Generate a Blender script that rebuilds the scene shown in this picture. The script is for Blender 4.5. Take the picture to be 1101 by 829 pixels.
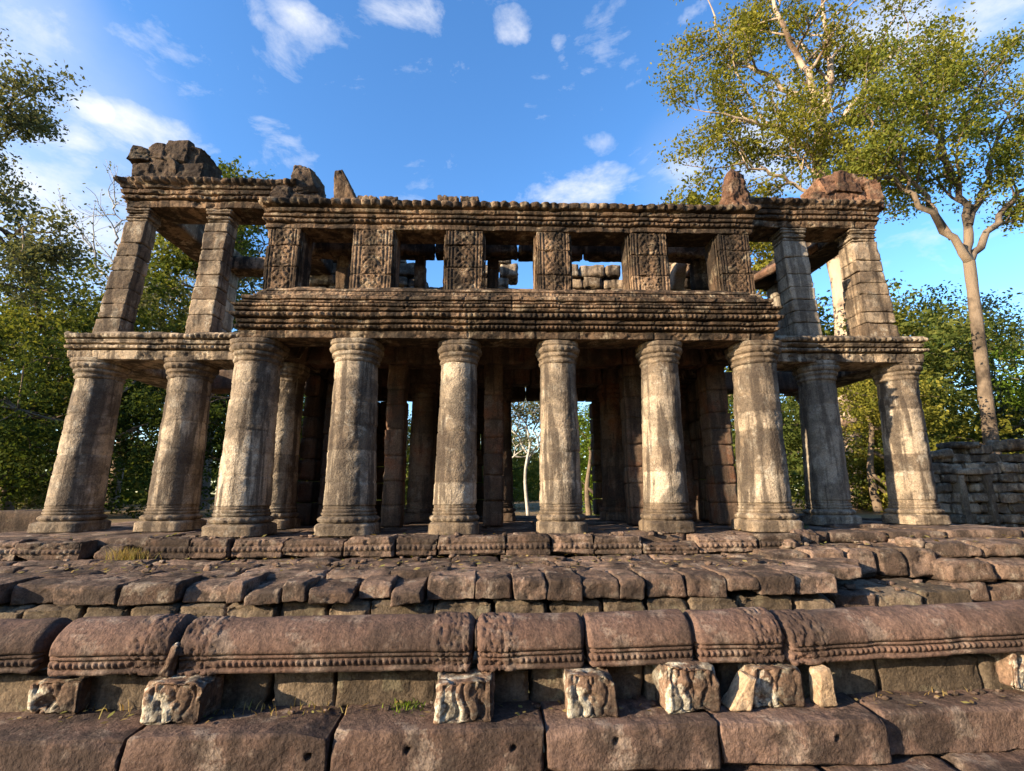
import bpy, math, random
import numpy as np
from math import radians as R

# ------------------------------------------------------------------ clean
for o in list(bpy.data.objects):
    bpy.data.objects.remove(o)
S = bpy.context.scene
COL = S.collection

# ------------------------------------------------------------------ camera
cd = bpy.data.cameras.new('camera')
cam = bpy.data.objects.new('camera', cd)
COL.objects.link(cam)
cd.sensor_width = 36.0
cd.lens = 520.0 / 1101.0 * 36.0
cd.clip_start = 0.05
cd.clip_end = 3000
def cam_axes(pitch, yaw, roll):
    F = np.array([math.sin(yaw)*math.cos(pitch), math.cos(yaw)*math.cos(pitch), math.sin(pitch)])
    R0 = np.array([math.cos(yaw), -math.sin(yaw), 0.0])
    U0 = np.cross(R0, F)
    return F, R0*math.cos(roll)-U0*math.sin(roll), U0*math.cos(roll)+R0*math.sin(roll)
from mathutils import Matrix
F_, R_, U_ = cam_axes(R(12.4), R(2.1), R(0.35))
cam.matrix_world = Matrix(((R_[0], U_[0], -F_[0], 0), (R_[1], U_[1], -F_[1], 0), (R_[2], U_[2], -F_[2], 0.72), (0, 0, 0, 1)))
S.camera = cam

# ------------------------------------------------------------------ light, exposure
SUN_EL, SUN_PHI = 18.0, 64.0            # elevation; degrees left of straight-behind the camera
sx, sy_, sz = -math.sin(R(SUN_PHI))*math.cos(R(SUN_EL)), -math.cos(R(SUN_PHI))*math.cos(R(SUN_EL)), math.sin(R(SUN_EL))
sl = bpy.data.lights.new('sun', 'SUN')
sl.energy = 5.0
sl.angle = R(0.5)
sl.color = (1.0, 0.81, 0.57)
sun = bpy.data.objects.new('sun', sl)
COL.objects.link(sun)
from mathutils import Vector
sun.rotation_euler = Vector((sx, sy_, sz)).to_track_quat('Z', 'Y').to_euler()
sun.location = (sx*80, sy_*80, sz*80)

W = bpy.data.worlds.new("World")
S.world = W
W.use_nodes = True
nt = W.node_tree
nt.nodes.clear()
def nd(tree, t, **kw):
    n = tree.nodes.new(t)
    for k, v in kw.items():
        setattr(n, k, v)
    return n
def mathn(tree, op, a, b=None, c=None, clamp=False):
    n = tree.nodes.new('ShaderNodeMath'); n.operation = op; n.use_clamp = clamp
    for i, v in enumerate((a, b, c)):
        if v is None: continue
        if isinstance(v, (int, float)): n.inputs[i].default_value = v
        else: tree.links.new(v, n.inputs[i])
    return n.outputs[0]
sky = nd(nt, 'ShaderNodeTexSky', sky_type='NISHITA', sun_disc=False)
sky.sun_elevation = R(SUN_EL)
sky.sun_rotation = math.atan2(sx, sy_)
sky.air_density = 1.0
sky.dust_density = 0.4
sky.ozone_density = 2.5
hs = nd(nt, 'ShaderNodeHueSaturation')
hs.inputs['Hue'].default_value = 0.505
hs.inputs['Saturation'].default_value = 1.22
hs.inputs['Value'].default_value = 1.22
nt.links.new(sky.outputs[0], hs.inputs['Color'])
tc = nd(nt, 'ShaderNodeTexCoord')
n1 = nd(nt, 'ShaderNodeTexNoise'); n1.inputs['Scale'].default_value = 6.5; n1.inputs['Detail'].default_value = 9.0; n1.inputs['Roughness'].default_value = 0.62; n1.inputs['Distortion'].default_value = 0.35
mp = nd(nt, 'ShaderNodeMapping'); mp.inputs['Scale'].default_value = (1, 1, 1.9); mp.inputs['Location'].default_value = (3.1, 1.7, 0.4)
nt.links.new(tc.outputs['Generated'], mp.inputs['Vector'])
nt.links.new(mp.outputs[0], n1.inputs['Vector'])
# clouds: azimuth, elevation, half width, half height (degrees), weight
CL = [(-46.1, 26.4, 15, 9, .62), (-50.3, 35.9, 5, 4.5, .5), (-43.3, 32.8, 1.5, 1.2, .6), (-37.5, 33.0, 5.0, 2.2, .85),
      (-43.7, 30.0, 1.8, 1.0, .5), (-23.8, 44.5, 6.5, 4.6, .56), (-13.6, 49.3, 5.2, 2.8, .62), (-26.3, 46.4, 2.6, 1.6, .4),
      (2.4, 49.0, 2.6, 1.8, .62), (9.0, 47.2, .9, 1.4, .42), (14.7, 38.6, 2.4, 1.6, .36), (10.8, 33.9, 7.6, 3.2, .95),
      (26.5, 47.3, 3.0, 2.4, .55), (25.0, 44.6, 2.6, 1.6, .42), (48.8, 38.6, 8, 3.6, .85),
      (53.7, 36.7, 3.5, 2.2, .6), (26.9, 33.9, 8, 4.0, .7), (35.8, 34.2, 5.0, 5.5, .75), (-40.6, 38.1, 4.5, 2.2, .08)]
tot = None
for az, el, wx, wy, wt in CL:
    a, e = R(az), R(el)
    d = np.array([math.sin(a)*math.cos(e), math.cos(a)*math.cos(e), math.sin(e)])
    t1 = np.array([math.cos(a), -math.sin(a), 0]) / math.sin(R(wx))
    t2 = np.cross(np.array([math.cos(a), -math.sin(a), 0]), d) / math.sin(R(wy))
    outs = []
    for t in (t1, t2):
        vm = nd(nt, 'ShaderNodeVectorMath', operation='DOT_PRODUCT')
        nt.links.new(tc.outputs['Generated'], vm.inputs[0]); vm.inputs[1].default_value = tuple(t)
        outs.append(vm.outputs['Value'])
    vf = nd(nt, 'ShaderNodeVectorMath', operation='DOT_PRODUCT'); nt.links.new(tc.outputs['Generated'], vf.inputs[0]); vf.inputs[1].default_value = tuple(d)
    q = mathn(nt, 'MULTIPLY', outs[0], outs[0]); q2 = mathn(nt, 'MULTIPLY_ADD', outs[1], outs[1], q)
    m = mathn(nt, 'SUBTRACT', 1.0, mathn(nt, 'SQRT', q2), clamp=True)
    m = mathn(nt, 'MULTIPLY', m, mathn(nt, 'GREATER_THAN', vf.outputs['Value'], 0.0))
    m = mathn(nt, 'MULTIPLY', mathn(nt, 'POWER', m, 0.6), wt)
    tot = m if tot is None else mathn(nt, 'ADD', tot, m)
dens = mathn(nt, 'ADD', tot, mathn(nt, 'MULTIPLY_ADD', n1.outputs['Fac'], 2.8, -1.66))
dens = mathn(nt, 'MULTIPLY', dens, 1.25, clamp=True)
dens = mathn(nt, 'MULTIPLY', dens, 0.92)
for az, el, w, amt in ((-50, 26, 17, .34), (-54, 38, 9, .22), (-46, 14, 15, .2), (27, 33, 9, .12), (50, 38, 10, .2)):
    a, e = R(az), R(el)
    vf = nd(nt, 'ShaderNodeVectorMath', operation='DOT_PRODUCT'); nt.links.new(tc.outputs['Generated'], vf.inputs[0])
    vf.inputs[1].default_value = (math.sin(a)*math.cos(e), math.cos(a)*math.cos(e), math.sin(e))
    mr = nd(nt, 'ShaderNodeMapRange', interpolation_type='SMOOTHSTEP'); nt.links.new(vf.outputs['Value'], mr.inputs[0])
    mr.inputs[1].default_value = math.cos(R(w)); mr.inputs[2].default_value = 1.0; mr.inputs[4].default_value = amt
    k_ = mathn(nt, 'MULTIPLY', mr.outputs[0], mathn(nt, 'MULTIPLY_ADD', n1.outputs['Fac'], 1.2, .4))
    dens = mathn(nt, 'ADD', dens, mathn(nt, 'MULTIPLY', k_, mathn(nt, 'SUBTRACT', 1.0, dens)), clamp=True)
mx = nd(nt, 'ShaderNodeMixRGB'); nt.links.new(dens, mx.inputs['Fac']); nt.links.new(hs.outputs[0], mx.inputs['Color1'])
mx.inputs['Color2'].default_value = (3.25, 3.35, 3.6, 1)
bg = nd(nt, 'ShaderNodeBackground'); bg.inputs['Strength'].default_value = 0.125
nt.links.new(mx.outputs[0], bg.inputs['Color'])
wo = nd(nt, 'ShaderNodeOutputWorld'); nt.links.new(bg.outputs[0], wo.inputs[0])

S.view_settings.view_transform = 'Standard'
S.view_settings.look = 'None'
S.view_settings.exposure = 1.40
S.view_settings.gamma = 1.0
S.view_settings.use_curve_mapping = False
S.render.engine = 'CYCLES'
S.cycles.max_bounces = 4
S.cycles.diffuse_bounces = 2
S.cycles.transparent_max_bounces = 4

# ================================================================== numpy noise
def _hash(ix, iy, iz, seed):
    h = (ix.astype(np.uint32)*np.uint32(374761393)) ^ (iy.astype(np.uint32)*np.uint32(668265263)) ^ (iz.astype(np.uint32)*np.uint32(2246822519)) ^ np.uint32((seed*3266489917) & 0xffffffff)
    h = (h ^ (h >> np.uint32(13)))*np.uint32(1274126177)
    h = (h ^ (h >> np.uint32(16)))*np.uint32(2654435761)
    h = h ^ (h >> np.uint32(15))
    return h.astype(np.float64)*(2.0/4294967295.0)-1.0
def vnoise(P, seed=0):
    I = np.floor(P); f = P-I; u = f*f*(3-2*f); I = I.astype(np.int64)
    x, y, z = I[:, 0], I[:, 1], I[:, 2]; ux, uy, uz = u[:, 0], u[:, 1], u[:, 2]
    def h(a, b, c): return _hash((x+a) & 0xffff, (y+b) & 0xffff, (z+c) & 0xffff, seed)
    a = h(0, 0, 0)*(1-ux)+h(1, 0, 0)*ux; b = h(0, 1, 0)*(1-ux)+h(1, 1, 0)*ux
    c = h(0, 0, 1)*(1-ux)+h(1, 0, 1)*ux; d = h(0, 1, 1)*(1-ux)+h(1, 1, 1)*ux
    return (a*(1-uy)+b*uy)*(1-uz)+(c*(1-uy)+d*uy)*uz
def fbm(P, scale=1.0, octv=3, seed=0, gain=.5):
    P = np.asarray(P)*scale; o = 0; a = 1.0; t = 0
    for i in range(octv):
        o = o+a*vnoise(P+17.3*i, seed+i); t += a; P = P*2.03; a *= gain
    return o/t
np.seterr(over='ignore')

# ================================================================== mesh builder
class MB:
    def __init__(s): s.V = []; s.Q = []; s.T = []; s.C = []; s.n = 0
    def add(s, V, Q=None, T=None, tone=0.5):
        V = np.asarray(V, float).reshape(-1, 3)
        if Q is not None and len(Q): s.Q.append(np.asarray(Q, np.int64).reshape(-1, 4)+s.n)
        if T is not None and len(T): s.T.append(np.asarray(T, np.int64).reshape(-1, 3)+s.n)
        t = np.asarray(tone, float)
        s.C.append(np.full(len(V), float(t)) if t.ndim == 0 else t)
        s.V.append(V); s.n += len(V); return s
    def mesh(s, name, mat, org=(0, 0, 0), smooth=True):
        V = np.concatenate(s.V)-np.asarray(org, float); C = np.concatenate(s.C)
        Q = np.concatenate(s.Q) if s.Q else np.zeros((0, 4), np.int64)
        T = np.concatenate(s.T) if s.T else np.zeros((0, 3), np.int64)
        me = bpy.data.meshes.new(name)
        me.vertices.add(len(V)); me.vertices.foreach_set('co', V.astype(np.float32).ravel())
        nl = len(Q)*4+len(T)*3; me.loops.add(nl)
        me.loops.foreach_set('vertex_index', np.concatenate([Q.ravel(), T.ravel()]).astype(np.int32))
        npoly = len(Q)+len(T); me.polygons.add(npoly)
        ls = np.concatenate([np.arange(len(Q))*4, len(Q)*4+np.arange(len(T))*3]).astype(np.int32)
        me.polygons.foreach_set('loop_start', ls)
        me.polygons.foreach_set('use_smooth', np.full(npoly, smooth))
        at = me.attributes.new('tone', 'FLOAT', 'POINT'); at.data.foreach_set('value', C.astype(np.float32))
        me.update(); me.validate()
        me.materials.append(mat)
        return me
def link(name, data, parent=None):
    o = bpy.data.objects.new(name, data); COL.objects.link(o)
    if parent is not None: o.parent = parent
    return o
def tag(o, label=None, cat=None, group=None, kind=None):
    if label: o['label'] = label
    if cat: o['category'] = cat
    if group: o['group'] = group
    if kind: o['kind'] = kind
    return o
def thing(name, label, cat, loc=(0, 0, 0), group=None):
    o = link(name, None); o.location = loc; o['org'] = tuple(loc); o.empty_display_size = .2
    return tag(o, label, cat, group)
def org(o): return tuple(o['org']) if 'org' in o else (0, 0, 0)
def part(name, mb, mat, parent, smooth=True):       # world-coordinate geometry under an unrotated thing
    o = link(name, mb.mesh(name, mat, worg(parent), smooth), parent); return o
def worg(p):
    while p.parent is not None: p = p.parent
    return org(p)
def single(name, mb, mat, loc, label, cat, group=None, kind=None, smooth=True):
    o = link(name, mb.mesh(name, mat, loc, smooth)); o.location = loc
    return tag(o, label, cat, group, kind)

# ------------------------------------------------------------------ shapes
_lat = {}
def lattice(nx, ny, nz):
    k = (nx, ny, nz)
    if k in _lat: return _lat[k]
    I, J, K = np.meshgrid(np.arange(nx+1), np.arange(ny+1), np.arange(nz+1), indexing='ij')
    m = (I == 0) | (I == nx) | (J == 0) | (J == ny) | (K == 0) | (K == nz)
    ids = np.full(m.shape, -1, np.int64); ids[m] = np.arange(m.sum())
    P = np.stack([I[m]/nx, J[m]/ny, K[m]/nz], -1)*2-1
    qs = []
    def fq(A, flip):
        q = np.stack([A[:-1, :-1], A[1:, :-1], A[1:, 1:], A[:-1, 1:]], -1).reshape(-1, 4)
        qs.append(q[:, ::-1] if flip else q)
    fq(ids[0], True); fq(ids[nx], False); fq(ids[:, 0], False); fq(ids[:, ny], True); fq(ids[:, :, 0], True); fq(ids[:, :, nz], False)
    _lat[k] = (P, np.concatenate(qs)); return _lat[k]
def block(mb, x0, x1, y0, y1, z0, z1, r=.02, res=.05, amp=.008, chip=.03, seed=0, jit=.012, rot=(0, 0, 0), fn=None, tone=None, lowamp=.0, fq=7.0, shoulder=0, cuts=0, cutd=.04):
    """an eroded ashlar block (world coordinates); rot in degrees about its centre; shoulder rounds the front top edge"""
    rng = np.random.RandomState(seed*7+11)
    c = np.array([(x0+x1)/2, (y0+y1)/2, (z0+z1)/2]); h = np.array([x1-x0, y1-y0, z1-z0])/2
    n = [max(2, min(90, int(round(2*v/res)))) for v in h]
    P, Q = lattice(*n)
    p = P*h
    r = min(r, h.min()*.9)
    q = np.clip(p, -(h-r), h-r); d = p-q; L = np.linalg.norm(d, axis=1); N = d/np.maximum(L, 1e-9)[:, None]
    e = np.clip((L/r-1)/.5, 0, 1)
    p = q+N*r
    if shoulder:
        # large-radius rounding of the front top edge
        dy = np.clip((-h[1]+shoulder)-p[:, 1], 0, None); dz = np.clip(p[:, 2]-(h[2]-shoulder), 0, None)
        L2 = np.hypot(dy, dz); k = np.where(L2 > 1e-6, np.minimum(1, shoulder*np.maximum(dy, dz)/np.maximum(L2, 1e-6)/np.maximum(np.maximum(dy, dz), 1e-6)), 1)
        both = (dy > 0) & (dz > 0)
        kk = np.where(both, np.maximum(dy, dz)/np.maximum(L2, 1e-9), 1)
        p[:, 1] -= dy*(kk-1); p[:, 2] += dz*(kk-1)
        e = e*np.where(p[:, 1] < -h[1]+shoulder*.5, .6, 1)
    for _ in range(cuts):        # flat fractures shaved off edges and corners
        nv = rng.choice([-1, 1], 3)*rng.uniform(.25, 1, 3)*h.min()/h
        if rng.rand() < .6: nv[rng.randint(3)] *= .12
        if nv[2] < 0 and rng.rand() < .6: nv[2] *= -1
        if nv[1] > 0 and rng.rand() < .6: nv[1] *= -1
        nv /= np.linalg.norm(nv); dd = p@nv; ex = np.clip(dd-(dd.max()-cutd*rng.uniform(.25, 1.1)), 0, None)
        p = p-nv*ex[:, None]
    wp = p+c+rng.uniform(-50, 50, 3)
    disp = amp*fbm(wp, fq, 4, seed, .6)+lowamp*fbm(wp, 1.7, 2, seed+5)
    ch = np.clip(fbm(wp, 3.1, 3, seed+9)+.12, 0, 1)
    disp = disp-chip*ch*(.12+1.6*e)
    sp_ = fbm(wp, 4.3, 3, seed+21, .6); disp = disp-np.clip((sp_-.16)/.05, 0, 1)*min(.022, chip*.45)-.6*amp*np.clip(np.abs(fbm(wp, 11, 2, seed+23))*3-.2, 0, 1)+amp*.35*fbm(wp, 26, 2, seed+24)
    if fn is not None: disp = disp+fn(p, N, h)
    p = p+N*disp[:, None]
    if jit:
        cj = rng.uniform(-jit, jit, (2, 2, 2, 3)); w = P*.5+.5
        for a in (0, 1):
            for b in (0, 1):
                for g in (0, 1):
                    ww = (w[:, 0] if a else 1-w[:, 0])*(w[:, 1] if b else 1-w[:, 1])*(w[:, 2] if g else 1-w[:, 2])
                    p = p+ww[:, None]*cj[a, b, g]
    if any(rot):
        from mathutils import Euler
        M = np.array(Euler([R(v) for v in rot]).to_matrix()); p = p@M.T
    mb.add(p+c, Q, tone=rng.uniform(0, 1) if tone is None else tone)
    return mb
def lathe(mb, cx0, cy0, z0, cx1, cy1, z1, prof, nth=72, res=.035, amp=.01, chip=.02, seed=0, drums=None, beads=(), cap=True, pale=0):
    """turned column piece between two axis points; prof rows (z, radius, squareness 2..9)"""
    rng = np.random.RandomState(seed+3)
    pr = np.array(prof, float)
    zs = [pr[0, 0]]; 
    for i in range(len(pr)-1):
        k = max(1, int(math.ceil(math.hypot(pr[i+1, 0]-pr[i, 0], pr[i+1, 1]-pr[i, 1])/res)))
        zs += [(i, t) for t in np.arange(1, k+1)/k]
    Z, RR, SQ = [pr[0, 0]], [pr[0, 1]], [pr[0, 2]]
    for i, t in zs[1:]:
        a, b = pr[i], pr[i+1]; Z.append(a[0]+(b[0]-a[0])*t); RR.append(a[1]+(b[1]-a[1])*t); SQ.append(a[2]+(b[2]-a[2])*t)
    Z, RR, SQ = map(np.array, (Z, RR, SQ))
    th = np.arange(nth)/nth*2*math.pi
    C, Sn = np.cos(th), np.sin(th)
    k = SQ[:, None]
    g = (np.abs(C)[None]**k+np.abs(Sn)[None]**k)**(-1/k)
    rad = RR[:, None]*g
    for za, zb, num, a in beads:
        v = (Z-za)/(zb-za); m = (v > 0) & (v < 1)
        rad[m] += a*np.sqrt(np.clip(1-(2*v[m]-1)**2, 0, 1))[:, None]*np.sqrt(np.abs(np.sin(th*num/2)))[None]
    tone = np.full(Z.shape, rng.uniform(.2, .8))
    off = np.zeros((len(Z), 2))
    if drums is not None:
        js = sorted(drums)
        for j, zj in enumerate(js):
            m = Z > zj; tone[m] = rng.uniform(0, 1); off[m] = rng.uniform(-.006, .006, 2)
            rad = rad-.014*np.exp(-((Z-zj)/.012)**2)[:, None]
        if pale: tone[Z < js[pale-1]] = .97
    f = (Z-z0)/(z1-z0)
    X = (cx0+(cx1-cx0)*f+off[:, 0])[:, None]; Y = (cy0+(cy1-cy0)*f+off[:, 1])[:, None]
    P0 = np.stack([X+rad*C, Y+rad*Sn, np.repeat(Z[:, None], nth, 1)], -1).reshape(-1, 3)
    nse = amp*fbm(P0, 9, 4, seed, .62)+amp*.9*fbm(P0, 1.8, 2, seed+4)-chip*np.clip(fbm(P0, 3.3, 3, seed+8)-.08, 0, 1)
    sp_ = fbm(P0*np.array([1, 1, .8]), 3.6, 3, seed+21, .6); nse = nse-np.clip((sp_-.2)/.05, 0, 1)*min(.014, chip*.4)+amp*.35*fbm(P0, 24, 2, seed+24)
    rad = rad+nse.reshape(rad.shape)
    P = np.stack([X+rad*C, Y+rad*Sn, np.repeat(Z[:, None], nth, 1)], -1)
    m = len(Z); ids = np.arange(m*nth).reshape(m, nth); nx = np.roll(ids, -1, 1)
    Q = np.stack([ids[:-1], nx[:-1], nx[1:], ids[1:]], -1).reshape(-1, 4)
    V = P.reshape(-1, 3); T = np.zeros((0, 3), int); tn = np.repeat(tone, nth)
    if cap:
        a = len(V); V = np.concatenate([V, [[X[0, 0], Y[0, 0], Z[0]], [X[-1, 0], Y[-1, 0], Z[-1]]]]); tn = np.append(tn, tn[[0, -1]])
        T = np.concatenate([np.stack([np.full(nth, a), nx[0], ids[0]], -1), np.stack([np.full(nth, a+1), ids[-1], nx[-1]], -1)])
    mb.add(V, Q, T, tn); return mb
def sweep(mb, path, prof, res=.03, beads=(), seed=0, amp=.008, chip=.05, joint=1.15, caps=True, sag=.0, closed=True):
    """moulded beam: profile rows (outwardness, z) carried along a plan polyline (outside on the right of travel)"""
    rng = np.random.RandomState(seed+5)
    pr = np.array(prof, float)
    if closed: pr = np.vstack([pr, pr[:1]])
    pp = [pr[0]]
    for i in range(len(pr)-1):
        k = max(1, int(math.ceil(np.linalg.norm(pr[i+1]-pr[i])/(res if pr[i, 0] > -.3 or pr[i+1, 0] > -.3 else .12))))
        for t in np.arange(1, k+1)/k: pp.append(pr[i]+(pr[i+1]-pr[i])*t)
    pp = np.array(pp)
    if closed: pp = pp[:-1]
    path = np.array(path, float); nseg = len(path)-1
    D = np.diff(path, axis=0); Ls = np.linalg.norm(D, axis=1); D = D/Ls[:, None]; Nn = np.stack([D[:, 1], -D[:, 0]], -1)
    mit = [Nn[0]]
    for i in range(1, nseg): mit.append((Nn[i-1]+Nn[i])/(1+Nn[i-1]@Nn[i]))
    mit.append(Nn[-1]); mit = np.array(mit)
    B, M, SS = [], [], []; s0 = 0
    for i in range(nseg):
        k = max(2, int(Ls[i]/res)); t = np.arange(0 if i == 0 else 1, k+1)/k
        B.append(path[i]+(path[i+1]-path[i])*t[:, None]); M.append(mit[i]+(mit[i+1]-mit[i])*t[:, None]); SS.append(s0+t*Ls[i]); s0 += Ls[i]
    B, M, SS = np.concatenate(B), np.concatenate(M), np.concatenate(SS)
    ns, npf = len(SS), len(pp)
    O = np.repeat(pp[None, :, 0], ns, 0); Z = np.repeat(pp[None, :, 1], ns, 0)
    omin = max(-.4, pp[:, 0].min()); vis = np.clip((O+.25)/.15, 0, 1)
    for za, zb, pitch, a in beads:
        v = (Z-za)/(zb-za); m = (v > 0) & (v < 1) & (O > -.25)
        jitter = .15*fbm(np.stack([SS*3, SS*0, SS*0], -1), 1, 1, seed)[:, None]
        b = a*np.sqrt(np.clip(1-(2*v-1)**2, 0, 1))*np.abs(np.sin(math.pi*(SS[:, None]+jitter*pitch)/pitch))**.6
        wear = np.clip(1.1+1.3*fbm(np.stack([SS*1.7, SS*0+za, SS*0], -1), 1, 2, seed+31), .15, 1)[:, None]
        O = O+np.where(m, b*wear, 0)
    zmid = pp[:, 1].mean()
    tone = np.full(O.shape, .5)
    for lvl in (0, 1):
        js = [];
        s = rng.uniform(.3, joint)
        while s < s0: js.append(s); s += rng.uniform(.6, 1.3)*joint
        mm = (Z < zmid) if lvl == 0 else (Z >= zmid)
        edges = [-1]+js+[s0+1]
        for a, b in zip(edges[:-1], edges[1:]):
            w = ((SS >= a) & (SS < b))[:, None] & mm
            tone = np.where(w, rng.uniform(0, 1), tone); O = np.where(w & (O > -.25), O+rng.uniform(-.014, .010), O)
        for sj in js: O = O-np.where(mm, .022*np.exp(-((SS[:, None]-sj)/.014)**2), 0)*vis
    P0 = np.concatenate([B[:, None]+M[:, None]*O[..., None], Z[..., None]], -1).reshape(-1, 3)
    nz = amp*fbm(P0, 9, 3, seed, .6)-chip*np.clip(fbm(P0*np.array([1, 1, 1.5]), 2.2, 4, seed+2, .6)-.02, 0, 1)*1.3
    sp_ = fbm(P0*np.array([1, 1, 1.6]), 3.2, 3, seed+21, .6); nz = nz-np.clip((sp_-.13)/.05, 0, 1)*chip*.35+amp*.4*fbm(P0, 24, 2, seed+24)
    O = O+nz.reshape(O.shape)*vis
    zt = pp[:, 1].max()
    Z = Z+(.006*fbm(P0, 5, 3, seed+7)).reshape(Z.shape)+np.where(Z > zt-.08, (-.10*np.clip(fbm(P0*np.array([1, 1, 0]), 1.6, 4, seed+3)-.05, 0, 1)).reshape(Z.shape), 0)+sag*np.sin(SS/s0*math.pi)[:, None]
    P = np.concatenate([B[:, None]+M[:, None]*O[..., None], Z[..., None]], -1)
    ids = np.arange(ns*npf).reshape(ns, npf); A = ids
    if closed: nxt = np.roll(ids, -1, 1); Q = np.stack([A[:-1], A[1:], nxt[1:], nxt[:-1]], -1).reshape(-1, 4)
    else: Q = np.stack([A[:-1, :-1], A[1:, :-1], A[1:, 1:], A[:-1, 1:]], -1).reshape(-1, 4)
    V = P.reshape(-1, 3); T = None; tn = tone.ravel()
    if closed and caps:
        c0, c1 = P[0].mean(0), P[-1].mean(0); a = len(V); V = np.vstack([V, c0, c1]); tn = np.append(tn, [.5, .5])
        nx0, nx1 = np.roll(ids[0], -1), np.roll(ids[-1], -1)
        T = np.concatenate([np.stack([np.full(npf, a), ids[0], nx0], -1), np.stack([np.full(npf, a+1), nx1, ids[-1]], -1)])
    mb.add(V, Q, T, tn); return mb
def tube(mb, pts, rad, n=8, seed=0, amp=.0, tone=.5):
    pts = np.asarray(pts, float); rad = np.asarray(rad, float); m = len(pts)
    t = np.gradient(pts, axis=0); t /= np.maximum(np.linalg.norm(t, axis=1), 1e-9)[:, None]
    ref = np.array([0, 0, 1.0]) if abs(t[0, 2]) < .8 else np.array([1.0, 0, 0])
    u = np.cross(t, ref); u /= np.maximum(np.linalg.norm(u, axis=1), 1e-9)[:, None]
    for i in range(1, m):
        w = u[i-1]-t[i]*(u[i-1]@t[i]); u[i] = w/max(np.linalg.norm(w), 1e-9)
    v = np.cross(t, u); a = np.arange(n)/n*2*math.pi
    P = pts[:, None]+rad[:, None, None]*(np.cos(a)[None, :, None]*u[:, None]+np.sin(a)[None, :, None]*v[:, None])
    if amp:
        k = fbm(P.reshape(-1, 3), .8/max(rad.max(), .05), 2, seed).reshape(m, n)
        P = pts[:, None]+(P-pts[:, None])*(1+amp*k[..., None])
    ids = np.arange(m*n).reshape(m, n); nx = np.roll(ids, -1, 1)
    mb.add(P.reshape(-1, 3), np.stack([ids[:-1], nx[:-1], nx[1:], ids[1:]], -1).reshape(-1, 4), tone=tone)
def smoothline(pts, k=6):
    pts = np.asarray(pts, float); n = len(pts)
    if n < 3: 
        t = np.linspace(0, 1, k+1)[:, None]; return pts[0]*(1-t)+pts[-1]*t
    P = np.vstack([2*pts[0]-pts[1], pts, 2*pts[-1]-pts[-2]]); out = []
    for i in range(1, n):
        for j in range(k):
            t = j/k; a, b, c, d = P[i-1], P[i], P[i+1], P[i+2]
            out.append(.5*((2*b)+(-a+c)*t+(2*a-5*b+4*c-d)*t*t+(-a+3*b-3*c+d)*t**3))
    out.append(pts[-1]); return np.array(out)
def leaves(mb, C, rad, n, size, seed=0, flat=.6, up=.5):
    rng = np.random.RandomState(seed); C = np.asarray(C, float); k = len(C)
    rad = np.broadcast_to(np.asarray(rad, float), (k,))
    g = rng.normal(0, .5, (k, n, 3))*rad[:, None, None]; g[..., 2] *= flat
    P = (C[:, None]+g).reshape(-1, 3); m = len(P)
    nr = rng.normal(0, 1, (m, 3)); nr[:, 2] = np.abs(nr[:, 2])+up; nr /= np.linalg.norm(nr, axis=1)[:, None]
    a = np.cross(nr, rng.normal(0, 1, (m, 3))); a /= np.linalg.norm(a, axis=1)[:, None]; b = np.cross(nr, a)
    s = size*rng.uniform(.4, 1.6, m)[:, None]
    V = np.stack([P-a*s*.5, P-b*s*.27+nr*s*.05, P+a*s*.5, P+b*s*.27+nr*s*.05], 1).reshape(-1, 3)
    tone = np.clip(np.repeat(rng.uniform(.15, .85, k), n)+rng.normal(0, .14, m), 0, 1)
    mb.add(V, np.arange(m*4).reshape(-1, 4), tone=np.repeat(tone, 4))

# ================================================================== materials
def newmat(name):
    m = bpy.data.materials.new(name); m.use_nodes = True; m.node_tree.nodes.clear(); return m, m.node_tree
def ramp(t, fac, stops):
    r = nd(t, 'ShaderNodeValToRGB'); el = r.color_ramp.elements
    el[0].position, el[0].color = stops[0][0], (*stops[0][1], 1) if len(stops[0][1]) == 3 else stops[0][1]
    el[1].position, el[1].color = stops[-1][0], (*stops[-1][1], 1)
    for p, c in stops[1:-1]:
        e = el.new(p); e.color = (*c, 1)
    t.links.new(fac, r.inputs[0]); return r.outputs[0]
def mixc(t, fac, a, b, mode='MIX'):
    m = nd(t, 'ShaderNodeMixRGB', blend_type=mode)
    for i, v in ((0, fac), (1, a), (2, b)):
        if isinstance(v, (int, float)): m.inputs[i].default_value = v
        elif isinstance(v, tuple): m.inputs[i].default_value = (*v, 1)
        else: t.links.new(v, m.inputs[i])
    return m.outputs[0]
def noise(t, vec, scale, detail=5, rough=.6, dist=0.0):
    n = nd(t, 'ShaderNodeTexNoise'); n.inputs['Scale'].default_value = scale; n.inputs['Detail'].default_value = detail
    n.inputs['Roughness'].default_value = rough; n.inputs['Distortion'].default_value = dist
    t.links.new(vec, n.inputs['Vector']); return n.outputs['Fac']
def mapped(t, vec, sc, loc=(0, 0, 0)):
    m = nd(t, 'ShaderNodeMapping'); m.inputs['Scale'].default_value = sc; m.inputs['Location'].default_value = loc
    t.links.new(vec, m.inputs['Vector']); return m.outputs[0]
BW = (0, 0, 0), (1, 1, 1)
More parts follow.
